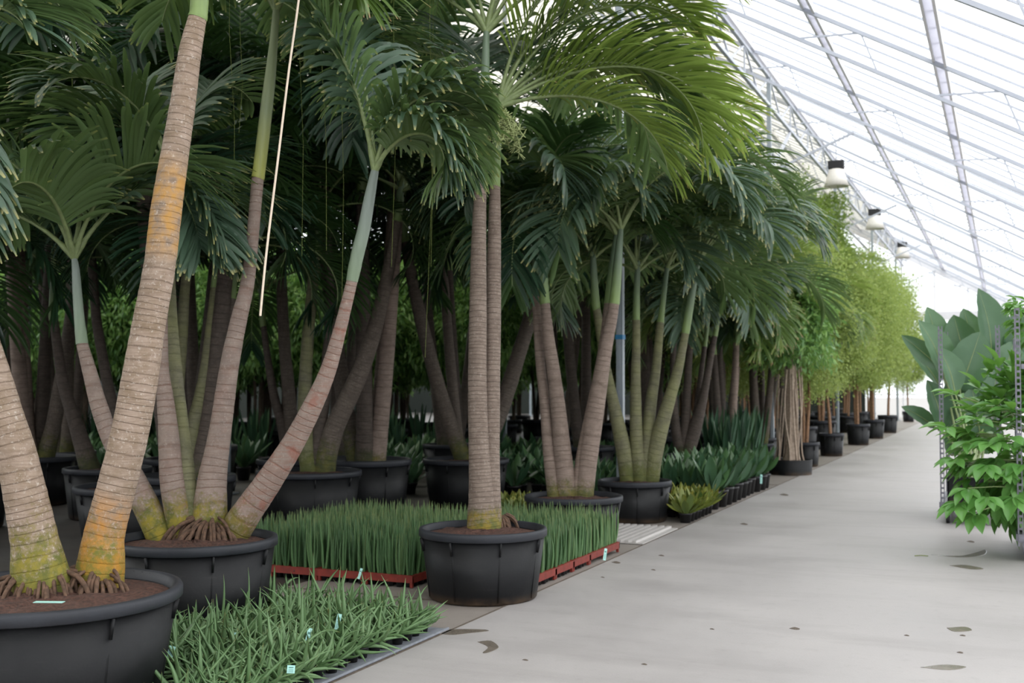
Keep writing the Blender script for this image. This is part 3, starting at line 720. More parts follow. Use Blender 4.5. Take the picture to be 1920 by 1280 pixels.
K1 = dict(fm='frondb', mat='tX', lean=.6, p=[(222, 862, 14), (222, 800, 12), (205, 735, 10.5), (190, 655, 9.5), (181, 600, 9), (176, 540, 8.5), (170, 455, 8)], cs=[(169, 440, 8), (166, 360, 7)], crown=(8, 1.9, 52))
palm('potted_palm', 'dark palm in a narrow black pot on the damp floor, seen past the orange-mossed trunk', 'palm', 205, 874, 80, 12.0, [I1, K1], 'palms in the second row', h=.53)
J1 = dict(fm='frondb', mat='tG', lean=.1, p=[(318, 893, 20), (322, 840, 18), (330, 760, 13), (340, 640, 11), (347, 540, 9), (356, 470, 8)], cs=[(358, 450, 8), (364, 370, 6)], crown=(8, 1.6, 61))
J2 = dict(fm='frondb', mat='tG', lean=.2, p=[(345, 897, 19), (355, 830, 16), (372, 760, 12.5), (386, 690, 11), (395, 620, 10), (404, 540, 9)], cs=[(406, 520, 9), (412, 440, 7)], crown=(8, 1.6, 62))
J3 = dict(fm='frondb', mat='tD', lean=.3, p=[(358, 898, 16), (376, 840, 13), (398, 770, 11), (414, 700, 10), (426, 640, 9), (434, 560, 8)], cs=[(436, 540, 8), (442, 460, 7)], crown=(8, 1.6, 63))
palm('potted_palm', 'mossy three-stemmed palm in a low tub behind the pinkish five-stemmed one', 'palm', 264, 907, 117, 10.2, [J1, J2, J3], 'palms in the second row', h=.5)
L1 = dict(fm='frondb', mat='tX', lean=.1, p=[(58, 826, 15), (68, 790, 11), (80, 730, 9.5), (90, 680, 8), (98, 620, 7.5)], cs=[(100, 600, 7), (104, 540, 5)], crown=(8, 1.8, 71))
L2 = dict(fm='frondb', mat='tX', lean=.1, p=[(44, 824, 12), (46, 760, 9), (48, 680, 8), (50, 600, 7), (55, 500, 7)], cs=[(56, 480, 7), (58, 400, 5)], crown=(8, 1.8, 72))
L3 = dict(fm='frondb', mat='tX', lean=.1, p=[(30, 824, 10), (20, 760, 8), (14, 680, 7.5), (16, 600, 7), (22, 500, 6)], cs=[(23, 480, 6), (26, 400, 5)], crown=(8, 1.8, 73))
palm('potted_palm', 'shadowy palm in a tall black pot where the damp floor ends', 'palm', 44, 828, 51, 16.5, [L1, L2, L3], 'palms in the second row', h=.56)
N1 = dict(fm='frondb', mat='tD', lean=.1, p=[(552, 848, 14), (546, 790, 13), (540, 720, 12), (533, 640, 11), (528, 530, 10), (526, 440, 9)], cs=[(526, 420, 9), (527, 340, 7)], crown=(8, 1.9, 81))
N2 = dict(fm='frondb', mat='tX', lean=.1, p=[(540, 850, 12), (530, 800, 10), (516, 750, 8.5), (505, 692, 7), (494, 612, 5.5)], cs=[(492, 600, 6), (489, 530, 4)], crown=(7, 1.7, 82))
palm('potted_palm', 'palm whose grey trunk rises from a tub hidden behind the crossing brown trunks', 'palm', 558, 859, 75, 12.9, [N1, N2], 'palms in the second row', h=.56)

# ================================================================== DARK PALMS BEHIND
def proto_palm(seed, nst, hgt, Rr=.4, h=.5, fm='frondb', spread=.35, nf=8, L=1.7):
    rg = random.Random(seed)
    root = thing('potted_palm', 'potted palm standing in the crowded dark rows behind the aisle palms', 'palm', (0, 0, 0), 'palms crowding the dark rows behind')
    tree = []
    pm, rm, sm = pot_meshes(Rr, h)
    po = link('pot', pm, root); pr = link('pot_rim', rm, po); so = link('soil', sm, root); tree += [(po, [pr]), (so, [])]
    for k in range(nst):
        a = 6.28 * k / nst + rg.uniform(-.4, .4); H = hgt * rg.uniform(.8, 1.15); sp_ = spread * rg.uniform(.5, 1.4)
        P = []
        for i in range(8):
            t = i / 7; r = .07 + sp_ * H * .33 * (t ** .7)
            P.append((math.cos(a) * r, math.sin(a) * r, h - .1 + (H - h) * t, (.085 - .03 * t) * (1.3 if i == 0 else 1)))
        s = catmull(P, 3); mb = MB(); mb.tube([q[:3] for q in s], [q[3] for q in s], 10)
        tr = link('trunk', mb.mesh('trunk', M[rg.choice(['tX', 'tX', 'tD', 'tF'])]), root)
        top = Vector(P[-1][:3]); up = (top - Vector(P[-3][:3])).normalized()
        mc = MB(); e = top + up * .5; mc.tube([top, top + up * .2, e], [.058, .055, .03], 8)
        cs = link('crownshaft', mc.mesh('crownshaft', M[rg.choice(['shaft_grey', 'shaft_green'])]), tr); tree.append((tr, [cs]))
        for i in range(nf):
            t = (i + .5) / nf
            f = add_frond(root, e, (i * 137.5 + rg.uniform(-20, 20)) % 360, 82 - 66 * t, 60 + 90 * t + rg.uniform(-12, 12), L * rg.uniform(.85, 1.1), i, fm, 1.1, False)
            f.rotation_euler.z += seed; tree.append((f, []))
    return root, tree


protos = [proto_palm(1, 3, 3.0), proto_palm(2, 2, 2.6), proto_palm(3, 4, 3.3), proto_palm(4, 2, 3.9, L=1.9)]
rg = random.Random(11); spots = []
for (x, y) in [(-8.2, 6.2), (-9.6, 8.0), (-6.4, 10.6), (-8.4, 10.2), (-10.6, 9.8), (-6.1, 13.0), (-8.0, 12.8), (-10.0, 12.4), (-12.2, 11.6), (-5.6, 15.2), (-7.5, 15.4), 
               (-5.2, 17.6), (-7.0, 18.4), (-6.0, 20.6), (-11.4, 6.8), (-7.0, 8.3)]:
    spots.append((x + rg.uniform(-.25, .25), y + rg.uniform(-.25, .25)))
used = set()
for i, (x, y) in enumerate(spots):
    k = rg.randrange(4) if i > 3 else i
    sc = rg.uniform(.92, 1.2)
    if k not in used:
        used.add(k); o = protos[k][0]; o.location = (x, y, 0); o.rotation_euler.z = rg.uniform(0, 6.28); o.scale = (sc,) * 3
    else: dup(*protos[k], (x, y, 0), rg.uniform(0, 6.28), sc)


# ================================================================== LEAFY TREES
def canopy(n_cl, dims, L, w, per, seed, mat, droop=.6, puff=.12, layers=False):
    rg = np.random.default_rng(seed); u = rg.normal(size=(n_cl, 3)); u /= np.linalg.norm(u, axis=1)[:, None]
    rad = rg.uniform(.25, 1, n_cl) ** .45; cen = u * rad[:, None] * np.array(dims)
    lump = 1 + .22 * np.sin(cen[:, 0] * 5 + seed) * np.cos(cen[:, 2] * 6) ; cen *= lump[:, None]
    if layers: cen[:, 2] = np.round(cen[:, 2] / .38) * .38 + rg.normal(0, .05, n_cl)
    out = cen / (np.linalg.norm(cen, axis=1)[:, None] + 1e-6)
    N = n_cl * per; c = np.repeat(cen, per, 0); o = np.repeat(out, per, 0)
    pos = c + rg.normal(0, puff, (N, 3)) * (np.array([1, 1, .35]) if layers else 1)
    d = o * .6 + rg.normal(0, .6, (N, 3)); d[:, 2] -= droop; d /= np.linalg.norm(d, axis=1)[:, None]
    s = np.cross(d, rg.normal(size=(N, 3))); s /= np.linalg.norm(s, axis=1)[:, None]
    LL = (L * rg.uniform(.7, 1.2, N))[:, None]; ww = (w * rg.uniform(.7, 1.2, N))[:, None] / 2
    V = np.stack([pos, pos + d * LL * .45 + s * ww, pos + d * LL, pos + d * LL * .45 - s * ww], 1).reshape(-1, 3)
    me = bpy.data.meshes.new('foliage'); me.vertices.add(N * 4); me.loops.add(N * 4); me.polygons.add(N)
    me.vertices.foreach_set('co', V.astype(np.float32).ravel()); me.loops.foreach_set('vertex_index', np.arange(N * 4, dtype=np.int32))
    me.polygons.foreach_set('loop_start', np.arange(0, N * 4, 4, dtype=np.int32)); me.polygons.foreach_set('loop_total', np.full(N, 4, dtype=np.int32))
    uvl = me.uv_layers.new(name='UVMap'); r = rg.random(N); uv = np.zeros((N, 4, 2), np.float32); uv[:, :, 0] = [0, .45, 1, .45]; uv[:, :, 1] = r[:, None]
    uvl.data.foreach_set('uv', uv.ravel()); me.materials.append(mat); me.update(); me.validate(); return me


def trunks_mb(pts_list):
    mb = MB()
    for P in pts_list: s = catmull(P, 4); mb.tube([q[:3] for q in s], [q[3] for q in s], 8)
    return mb


def proto_tree(label, group, kind, seed):
    rg = random.Random(seed); root = thing('potted_tree', label, 'tree', (0, 0, 0), group); tree = []
    if kind == 'ficus':
        pm, rm, sm = pot_meshes(.3, .4); z0 = .34; zc = 2.6; dims = (.95, .95, 1.15); me = canopy(1600, dims, .15, .036, 9, seed, M['ficus'], .8, .07); bk = 'barkd'
    elif kind == 'feather':
        pm, rm, sm = pot_meshes(.25, .45); z0 = .38; zc = 2.7; dims = (.85, .85, 1.4); me = canopy(1000, dims, .06, .034, 26, seed, M['feather'], .15, .11); bk = 'bark'
    else:
        pm, rm, sm = pot_meshes(.3, .5); z0 = .4; zc = 3.9; dims = (.62, .62, 1.5); me = canopy(800, dims, .09, .03, 22, seed, M['featherd'], .5, .09); bk = 'bark'
    po = link('pot', pm, root); pr = link('pot_rim', rm, po); so = link('soil', sm, root); tree += [(po, [pr]), (so, [])]
    for k in range(3 if kind == 'ficus' else 1 + seed % 2):
        a = rg.uniform(0, 6.28); P = []
        for i in range(7):
            t = i / 6; r = .03 + .12 * t + rg.uniform(-.02, .02); P.append((math.cos(a) * r, math.sin(a) * r, z0 + (zc + .3 - z0) * t, .034 - .016 * t))
        br = [P]
        for b in range(7):
            j = 3 + b % 3; aa = rg.uniform(0, 6.28); q = P[j]; l = rg.uniform(.4, .7) * dims[0]
            br.append([(q[0], q[1], q[2], .012), (q[0] + math.cos(aa) * l * .5, q[1] + math.sin(aa) * l * .5, q[2] + .2, .009), (q[0] + math.cos(aa) * l, q[1] + math.sin(aa) * l, q[2] + .45, .004)])
        tr = link('trunk', trunks_mb(br).mesh('trunk', M[bk]), root); tree.append((tr, []))
    f = link('foliage', me, root, (0, 0, zc)); tree.append((f, []))
    return root, tree


COLS = [(xx, (-5.77 if xx == X0 else 3.0) + 8.8 * k) for xx in (X0, -9.2, -14.5, -19.7) for k in range(8)]
def nocol(x, y, r=.5): return all((x - a) ** 2 + (y - b) ** 2 > r * r for a, b in COLS)


def scatter(protos, spots, rg, s0=.9, s1=1.15):
    spots = [q for q in spots if nocol(q[0], q[1], .42)]
    for i, q in enumerate(spots):
        x, y = q[0], q[1]; sc = q[2] if len(q) > 2 else rg.uniform(s0, s1)
        if i < len(protos): o = protos[i][0]; o.location = (x, y, 0); o.scale = (sc,) * 3; o.rotation_euler.z = rg.uniform(0, 6.28)
        else: dup(*protos[rg.randrange(len(protos))], (x, y, 0), rg.uniform(0, 6.28), sc)


rg = random.Random(5)
fp = [proto_tree('narrow-leaved fig tree in the dense rows behind the palms', 'fig trees behind the palms', 'ficus', s) for s in (21, 22, 23)]
sp_ = []
for row in range(7):
    for k in range(13):
        x = -6.6 - 1.75 * k - .3 * row; y = 22.5 + 1.9 * row - k * (.9 if row < 5 else .6) + .0
        if -28.6 < x and y < 36: sp_.append((x + rg.uniform(-.3, .3), y + rg.uniform(-.3, .3), rg.uniform(.95, 1.35)))
for k in range(11): sp_.append((-8.6 - 1.0 * k, 18.6 - .38 * k + rg.uniform(-.3, .3), rg.uniform(.95, 1.1)))
for k in range(10): sp_.append((-9.4 - 1.0 * k, 20.6 - .38 * k + rg.uniform(-.3, .3), rg.uniform(1.0, 1.2)))
for k in range(9): sp_.append((-13.2 - rg.uniform(0, 1.5) - k * .9, 9.5 + k * 1.0 - rg.uniform(0, .8), rg.uniform(.95, 1.2)))
scatter(fp, sp_, rg)
bp = [proto_tree('pale green small-leaved tree with a tan stem in a black tub farther along the aisle', 'small-leaved trees farther along the aisle', 'feather', s) for s in (31, 32, 33)]
sp_ = []
def XYof(px, d): p = FW * d + RT * ((px - 960) / F * d); return p.x, p.y
for px, d, sc in ((1535, 19.4, .93), (1568, 22.3, 1.0), (1619, 26.4, 1.1), (1650, 29.6, 1.1), (1664, 33.2, 1.15), (1702, 43, .9)): x, y = XYof(px, d); sp_.append((min(x, -3.16), y, sc))
for row in (1, 2, 3, 4):
    for k in range(9 if row < 3 else 7):
        if row * 1.3 + 0 > 2 and k < 1: continue
        sp_.append((-3.4 - 1.25 * row + rg.uniform(-.15, .15), 19.3 + 2.9 * k + rg.uniform(-.5, .5) + row * .7, rg.uniform(.95, 1.2)))
scatter(bp, sp_, rg)
tp = [proto_tree('tall green column-shaped tree standing above the pale small-leaved trees', 'tall column trees beside the lamps', 'column', s) for s in (41, 42)]
scatter(tp, [(-4.3, 21.8, 1.03), (-3.95, 24.4, 1.06), (-4.0, 27.6, 1.12), (-4.5, 31, 1.15), (-5.9, 24.5, 1.05), (-5.2, 21.0, .95), (-6.2, 28, 1.1), (-4.25, 34.5, .98)], rg)
# areca-like palms by the fig planter
AP = dict(fm='frondy')
ar = []
for i, (px, d, sc) in enumerate(((1395, 17.0, .85), (1470, 19.2, .9), (1425, 20.5, 1.0), (1350, 18.3, 1.0), (1500, 22, 1.0))):
    q = proto_palm(60 + i, 3, 2.5, .3, .45, 'frond' if i % 2 else 'frondy', .25, 8, 1.75); x, y = XYof(px, d)
    q[0].location = (min(x, -3.9), y, 0); q[0].scale = (sc,) * 3; q[0]['group'] = 'palms between the steel post and the small-leaved trees'; q[0]['label'] = 'bushy palm with arching fronds between the steel post and the pale small-leaved trees'

# ---- fig with a skirt of hanging roots in a low planter
x, y = XYof(1480, 17.75); t = thing('banyan_fig', 'fig tree with a skirt of pale aerial roots in a low dark planter', 'tree', (x, y, 0))
m = MB(); n = 96; P0 = [(.33 + (.008 if j % 2 else 0), j) for j in range(n)]
rows = [[(r * k * math.cos(2 * math.pi * j / n), r * k * math.sin(2 * math.pi * j / n), z) for r, j in P0] for z, k in ((0, .97), (.23, 1), (.235, .95), (.17, .94))]
m.grid(rows, None, True); link('planter', m.mesh('planter', M['pot']), t)
m = MB(); m.lathe([(.31, .18), (.15, .22), (.01, .23)], 30); link('soil', m.mesh('soil', M['soil']), t)
rg = random.Random(9)
for k in range(34):
    a = rg.uniform(0, 6.28); r0 = rg.uniform(.03, .27); top = rg.uniform(1.3, 2.0); r1 = r0 * rg.uniform(.3, .9); a2 = a + rg.uniform(-.5, .5)
    P = [(math.cos(a) * r0, math.sin(a) * r0, .18, .016), (math.cos(a) * r0 * .82, math.sin(a) * r0 * .82, .4, .011), (math.cos(a2) * (r0 + r1) / 2, math.sin(a2) * (r0 + r1) / 2, .18 + top * .5, .012), (math.cos(a2) * r1, math.sin(a2) * r1, top, .015)]
    link('aerial_root', trunks_mb([P]).mesh('aerial_root', M['rootpale']), t)
link('trunk', trunks_mb([[(0, 0, .18, .12), (.02, 0, .5, .08), (0, .02, 1.2, .07), (.03, 0, 2.0, .06), (0, 0, 2.9, .03)]]).mesh('trunk', M['rootpale']), t)
link('foliage', canopy(900, (.75, .75, .7), .13, .04, 8, 77, M['ficus'], .6, .07), t, (0, 0, 2.35))

# ================================================================== POT PLANTS ON THE FLOOR
def strap(mb, base, az, tilt, L, w, curve, rv, shape='sword', segs=6, cup=.25):
    d = Vector((math.cos(az) * math.sin(tilt), math.sin(az) * math.sin(tilt), math.cos(tilt))); p = Vector(base); s = Vector((-math.sin(az), math.cos(az), 0)); tw = rnd.uniform(-.5, .5)
    rows, uvs = [], []; outd = Vector((math.cos(az), math.sin(az), 0))
    for i in range(segs + 1):
        t = i / segs
        if shape == 'sword': wd = w * (.7 + .5 * t if t < .6 else max(.03, 1 - ((t - .6) / .4) ** 2.0))
        else: wd = w * (.22 + max(0, math.sin(math.pi * min(1, max(0, (t - .12) / .88)) ** .85)) * .85)
        if i == segs: wd = w * .03
        n = s.cross(d).normalized(); ss = (s * math.cos(tw * t) + n * math.sin(tw * t))
        rows.append([p - ss * wd / 2 + n * wd * cup, p, p + ss * wd / 2 + n * wd * cup]); uvs.append([(t * .85 + .15, rv), (t * .8, rv), (t * .85 + .15, rv)])
        p = p + d * (L / segs); d = (d + outd * curve / segs - UP * max(0, curve) * .5 * t / segs).normalized()
    mb.grid(rows, uvs)


def small_pot(r, h, mat='smallpot', peat='peat', sq=False):
    m = MB(); m.lathe([(0, .001), (r * .74, 0), (r * .95, h * .86), (r, h * .86), (r, h), (r * .93, h), (r * .9, h * .9)], 18)
    s = MB(); s.lathe([(r * .92, h * .9), (r * .5, h * .95), (.001, h * .96)], 14); return m.mesh('pot', M[mat]), s.mesh('soil', M[peat])


def plant_proto(name, label, cat, group, potrh, leaves, mat, seed):
    """leaves: list of strap() arguments after the base"""
    root = thing(name, label, cat, (0, 0, 0), group); pm, sm = small_pot(*potrh)
    po = link('pot', pm, root); so = link('soil', sm, po); mb = MB()
    for q in leaves: strap(mb, *q)
    lv = link('leaves', mb.mesh('leaves', M[mat]), root); return root, [(po, [so]), (lv, [])]


def clump(rg, n, h, L, w, t0, t1, curve, shape, z, r=.03):
    out = []
    for i in range(n):
        a = i * 2.4 + rg.uniform(-.4, .4); k = i / max(1, n - 1)
        out.append(((math.cos(a) * r * rg.random(), math.sin(a) * r * rg.random(), z), a, t0 + (t1 - t0) * k + rg.uniform(-.06, .06), L * rg.uniform(.75, 1.1), w * rg.uniform(.8, 1.15), curve * rg.uniform(.4, 1.4), rg.random(), shape))
    return out


rg = random.Random(17)
# broad-leaved plants in the shade and at the aisle edge
bl = [plant_proto('broad_leaved_plant', 'dark broad-leaved plant in a small black pot among its kind under the palms', 'plant', 'broad-leaved plants under the palms', (.085, .15), clump(random.Random(s), 11, 0, .38, .095, .05, .75, .5, 'oval', .13), 'broad', s) for s in (1, 2, 3, 4)]
sp_ = []
for k in range(150):
    px = rg.uniform(560, 1290); d = rg.uniform(13.0, 19.5); x, y = XYof(px, d)
    sp_.append((x, y, rg.uniform(.85, 1.25)))
for k in range(60):
    px = rg.uniform(-40, 500); d = rg.uniform(16.5, 21); x, y = XYof(px, d); sp_.append((x, y, rg.uniform(1.0, 1.4)))
def clear(x, y, r):
    for o in bpy.data.objects:
        if o.parent is None and o.name.startswith('potted_palm') and (o.location.x - x) ** 2 + (o.location.y - y) ** 2 < r * r: return False
    return True
sp_ = [q for q in sp_ if clear(q[0], q[1], .6) and q[0] < -3.3]
scatter(bl, sp_, rg)
el = [plant_proto('broad_leaved_plant', 'upright broad-leaved plant in the row of small black pots at the aisle edge', 'plant', 'broad-leaved plants at the aisle edge', (.085, .15), clump(random.Random(s), 12, 0, .34, .09, .03, .6, .35, 'oval', .13), 'broad', s) for s in (11, 12, 13)]
sp_ = []
for k in range(11):
    for j in range(3):
        sp_.append((-3.05 - .26 * j + rg.uniform(-.02, .02), 12.6 + .285 * k + rg.uniform(-.02, .02), rg.uniform(1.2, 1.45)))
scatter(el, sp_, rg)
vl = [plant_proto('variegated_plant', 'low yellow-green variegated plant at the aisle edge beside the olive-stemmed palm tub', 'plant', 'variegated plants at the aisle edge', (.05, .07), clump(random.Random(s), 15, 0, .2, .055, .05, .95, .6, 'oval', .06), 'snakey', s) for s in (21, 22, 23)]
sp_ = []
for k in range(7):
    for j in range(5):
        sp_.append((-3.0 - .135 * j, 11.25 + .15 * k + .07 * (j % 2), rg.uniform(1.15, 1.4)))
x0, y0 = XYof(1189, 11.7); sp_ = [q for q in sp_ if (q[0] - x0) ** 2 + (q[1] - y0) ** 2 > .47 ** 2]
for k in range(16):
    x, y = XYof(rg.uniform(945, 1010), rg.uniform(11.4, 12.3)); sp_.append((x, y, 1.1))
scatter(vl, sp_[:], rg)
for o in [o for o in bpy.data.objects if o.name.startswith('variegated_plant') and o.location.x < -4.2]:
    o['label'] = 'low variegated plant tucked between the two black tubs beyond the spikes'; o['group'] = 'variegated plants between the tubs'
sl = [plant_proto('snake_plant', 'tall upright snake plant behind the aisle-edge pots past the olive palm', 'plant', 'tall snake plants', (.1, .16), clump(random.Random(s), 9, 0, .85, .07, .02, .22, .12, 'sword', .14), 'snake', s) for s in (31, 32, 33)]
sp_ = []
for k in range(34): x, y = XYof(rg.uniform(1322, 1425), rg.uniform(15.6, 18.2)); sp_.append((min(x, -3.55), y, rg.uniform(.85, 1.1)))
scatter(sl, sp_, rg)
sd = [plant_proto('snake_plant', 'upright snake plant in the dark gap between the rear palm trunks', 'plant', 'snake plants in the shade', (.1, .16), clump(random.Random(s), 9, 0, .7, .06, .02, .3, .12, 'sword', .14), 'snake', s) for s in (34, 35)]
sp_ = []
for k in range(60): x, y = XYof(rg.uniform(20, 1000), rg.uniform(19, 22)); sp_.append((x, y, rg.uniform(.9, 1.3)))
scatter(sd, [q for q in sp_ if clear(q[0], q[1], .5)], rg)

# ---- bed of upright spikes in red trays
BX0, BX1, BY0, BY1 = -5.32, -2.98, 6.86, 9.42
HOLES = [(r_[0], r_[1], r_[2]) for r_ in ((-4.33, 5.25, .60), (rc.location.x, rc.location.y, .47))]
fx, fy = XYof(1075, 10.3); HOLES.append((fx, fy, .50))
def hole(x, y, ex=0): return any((x - a) ** 2 + (y - b) ** 2 < (r + ex) ** 2 for a, b, r in HOLES)
tw, tl = .39, .365
i = 0; tray0 = None
nx = 6; ny = 7
trays = []
for ix in range(nx):
    for iy in range(ny):
        cx = BX1 - tw * (ix + .5); cy = BY0 + tl * (iy + .5)
        if ix < 2 and iy < 1 or ix >= 2 and iy >= 6 or ix >= 3 and iy >= 5: continue                       # the corner left free for the tub
        if hole(cx, cy, .12): continue
        trays.append((cx, cy))
tm = MB()
for s in (-1, 1):
    tm.box((s * (tw / 2 - .008), 0, .058), (.015, tl - .001, .05)); tm.box((0, s * (tl / 2 - .008), .058), (tw - .001, .015, .05)); tm.box((s * (tw / 2 - .012), 0, .08), (.024, tl - .001, .008)); tm.box((0, s * (tl / 2 - .012), .08), (tw - .001, .024, .008))
for k in range(1, 5): tm.box((-tw / 2 + tw * k / 5, 0, .06), (.012, tl - .02, .02)); tm.box((0, -tl / 2 + tl * k / 5, .06), (tw - .02, .012, .02))
for sx in (-1, 1):
    for sy in (-1, 1): tm.box((sx * (tw / 2 - .015), sy * (tl / 2 - .015), .035), (.02, .02, .07))
tme = tm.mesh('plant_tray', M['red'], False)
for (cx, cy) in trays:
    o = link('plant_tray', tme, None, (cx, cy, 0)); tag(o, 'red plastic grid tray carrying the upright spiky plants', 'tray', 'red trays under the spikes')


def spike_leaves(mb, seed, org=(0, 0, 0), n=5):
    r = random.Random(seed)
    for i in range(n):
        a = r.uniform(0, 6.28); q = r.uniform(.0, .022); L = r.uniform(.25, .365); tl_ = r.uniform(.0, .10); rv = r.random()
        b = Vector(org) + Vector((math.cos(a) * q, math.sin(a) * q, .05)); d = Vector((math.cos(a) * tl_, math.sin(a) * tl_, 1)); bow = r.uniform(-.01, .02)
        rows, uvs = [], []
        for k in range(5):
            t = k / 4; rr = (.0098, .0102, .009, .006, .0006)[k]; c = b + d * (L * t) + Vector((math.cos(a), math.sin(a), 0)) * bow * math.sin(t * 3.1)
            rows.append([(c.x + rr * math.cos(j * 1.2566), c.y + rr * math.sin(j * 1.2566), c.z) for j in range(5)]); uvs.append([(t * .95, rv)] * 5)
        b0 = len(mb.v); mb.grid(rows, uvs, True)


cells = []
for (cx, cy) in trays:
    for a in range(5):
        for b in range(5):
            x = cx - tw / 2 + tw * (a + .5) / 5; y = cy - tl / 2 + tl * (b + .5) / 5
            if not hole(x, y): cells.append((x, y))
cells.sort(key=lambda q: Vector((q[0], q[1], 0)).dot(FW) + .15 * abs(Vector((q[0], q[1], 0)).dot(RT)))
sv = []
pm, sm = small_pot(.03, .055)
for s in range(8):
    mb = MB(); spike_leaves(mb, 100 + s, n=6); sv.append(mb.mesh('cylinder_snake_plant', M['spike']))
for i, (x, y) in enumerate(cells[:300]):
    o = link('spike_plant', sv[rg.randrange(8)], None, (x + rg.uniform(-.008, .008), y + rg.uniform(-.008, .008), 0)); o.rotation_euler.z = rg.uniform(0, 6.28); o.scale.z = rg.uniform(.9, 1.1)
    tag(o, 'upright spiky green plant in the front part of the bed of red trays', 'plant', 'spiky plants in the red trays'); link('pot', pm, o)
mb = MB()
for i, (x, y) in enumerate(cells[300:]): spike_leaves(mb, 1000 + i, (x, y, 0), 6)
o = link('spike_plants_rear', mb.mesh('spike_plants_rear', M['spike'])); tag(o, 'dense mass of upright spiky plants in the rear of the bed', 'plants', None, 'stuff')

# ---- bed of small succulents
def rosette(seed):
    r = random.Random(seed); mb = MB(); n = r.randint(10, 14); lean = r.uniform(0, .2); la = r.uniform(0, 6.28)
    for i in range(n):
        k = i / (n - 1); a = i * 2.4 + r.uniform(-.3, .3); tilt = .2 + 1.45 * k ** .55 + r.uniform(-.2, .2); L = (.16 + .07 * r.random()) * (1 - .2 * k) * (1.35 if seed % 3 == 0 and i < 3 else 1); w = .0128 + .003 * k; rv = r.random()
        d = Vector((math.cos(a) * math.sin(tilt) + lean * math.cos(la), math.sin(a) * math.sin(tilt) + lean * math.sin(la), math.cos(tilt))).normalized(); p = Vector((math.cos(a) * .008, math.sin(a) * .008, .055)); s = Vector((-math.sin(a), math.cos(a), 0)); cv = r.uniform(-1.6, 1.6) if k > .35 else r.uniform(-.5, 1.2)
        rows, uvs = [], []
        for q in range(7):
            t = q / 6; wd = w * (1.0, .98, .9, .76, .56, .32, .04)[q]; nn = s.cross(d).normalized()
            rows.append([p - s * wd + nn * wd * .35, p - s * wd * .55 - nn * wd * .6, p + s * wd * .55 - nn * wd * .6, p + s * wd + nn * wd * .35, p + nn * wd * .02]); uvs.append([(t, rv), (t, rv * .6), (t, rv * .6), (t, rv), (t, min(1, rv + .2))])
            p = p + d * L / 6; d = (d - UP * cv * .28 * (t + .2) + Vector((math.cos(a), math.sin(a), 0)) * .06 * cv).normalized() if cv > 0 else (d + UP * (-cv) * .22).normalized()
        mb.grid(rows, uvs, True)
    return mb.mesh('leaves', M['aloe'])


av = [rosette(s) for s in range(12)]; pm, sm = small_pot(.036, .055)
AX, AY = XYof(85, 4.9); BXc, BYc = XYof(368, 6.55); cnt = 0; ap = []
y = 3.75
while y < 5.72:
    x = -3.03
    while x > -4.75:
        xx = x + rg.uniform(-.012, .012); yy = y + rg.uniform(-.012, .012) + .03 * math.sin(x * 9)
        if (xx - AX) ** 2 + (yy - AY) ** 2 > .60 ** 2 and (xx - BXc) ** 2 + (yy - BYc) ** 2 > .50 ** 2 and yy > 3.7 and not (xx < -3.5 and yy > 5.72 - .5 * (xx + 3.5) * 0 and False):
            ap.append((xx, yy))
        x -= .108
    y += .108
for (xx, yy) in ap:
    edge = xx > -3.06
    t = thing('succulent_plant', 'small succulent with pointed leaves in the row of pots on the aisle edge' if edge else 'small succulent with pointed leaves inside the bed between the large black tubs', 'plant', (xx, yy, .004), 'small succulents on the aisle edge' if edge else 'small succulents in the bed', rg.uniform(0, 6.28))
    sc = rg.uniform(.85, 1.25); t.scale = (sc if not edge else 1,) * 3
    po = link('pot', pm, t); link('soil', sm, po); link('leaves', av[rg.randrange(12)], t)
m = MB(); m.box((-3.42, 4.75, .0015), (.9, 2.1, .003)); m.box((-2.945, 4.75, .006), (.012, 2.1, .012))
tag(link('plastic_sheet', m.mesh('plastic_sheet', M['matgrey'], False)), 'grey plastic sheet under the small succulents, edge along the aisle', 'sheet')
# tags pushed among the succulents
def ptag(g, z, w, h, label, lean=.1, rz=0):
    p = Vector(g); m = MB(); m.box((0, 0, h / 2), (w, .0016, h)); m.box((0, -.0011, h * .72), (w * .6, .0006, h * .12), mi=1); 
    for q in range(5): m.box((0, -.0011, h * (.15 + .09 * q)), (w * .62, .0006, h * .025), mi=1)
    o = link('plant_tag', m.mesh('plant_tag', [M['label'], M['ink']], False), None, (p.x, p.y, z)); o.rotation_euler = (R(-15), lean, YAW + rz); tag(o, label, 'plant tag', 'pale plant tags'); return o
for px, py, z, w, h, lean, rz_, lab in ((574, 1210, .12, .022, .085, .25, .2, 'pale green tag leaning in the middle of the small succulents'), (631, 1180, .14, .024, .08, .15, -.1, 'widest pale green tag standing beside the leaning one'), (545, 1262, .12, .035, .035, .1, .3, 'short bright tag among the front succulents'),
                                  (522, 1140, .13, .016, .04, 0, 0, 'tiny pale tag at the back of the succulent bed'), (440, 1205, .13, .02, .05, .1, .4, 'pale tag in the succulents close to the wide tub'), (316, 1235, .12, .03, .06, .3, .2, 'pale tag squeezed against the widest tub'), (672, 1085, .15, .016, .07, .3, .1, 'grey-green tag between succulents and red trays')):
    ptag(G(px, py, z), z, w, h, lab, lean, rz_)
g = G(1133, 1050, .08); ptag(g, .08, .022, .09, 'pale tag stuck in the red tray at the aisle side of the spikes', .2, .1)
g = G(92, 1129, .523); m = MB(); m.box((0, 0, .001), (.12, .03, .002)); o = link('plant_tag', m.mesh('plant_tag', M['label'], False), None, (g.x, g.y, .5235)); o.rotation_euler = (0, 0, YAW - .05)
tag(o, 'white tag lying flat on the rim of the widest black tub', 'plant tag')
g = G(1427, 905, .15)
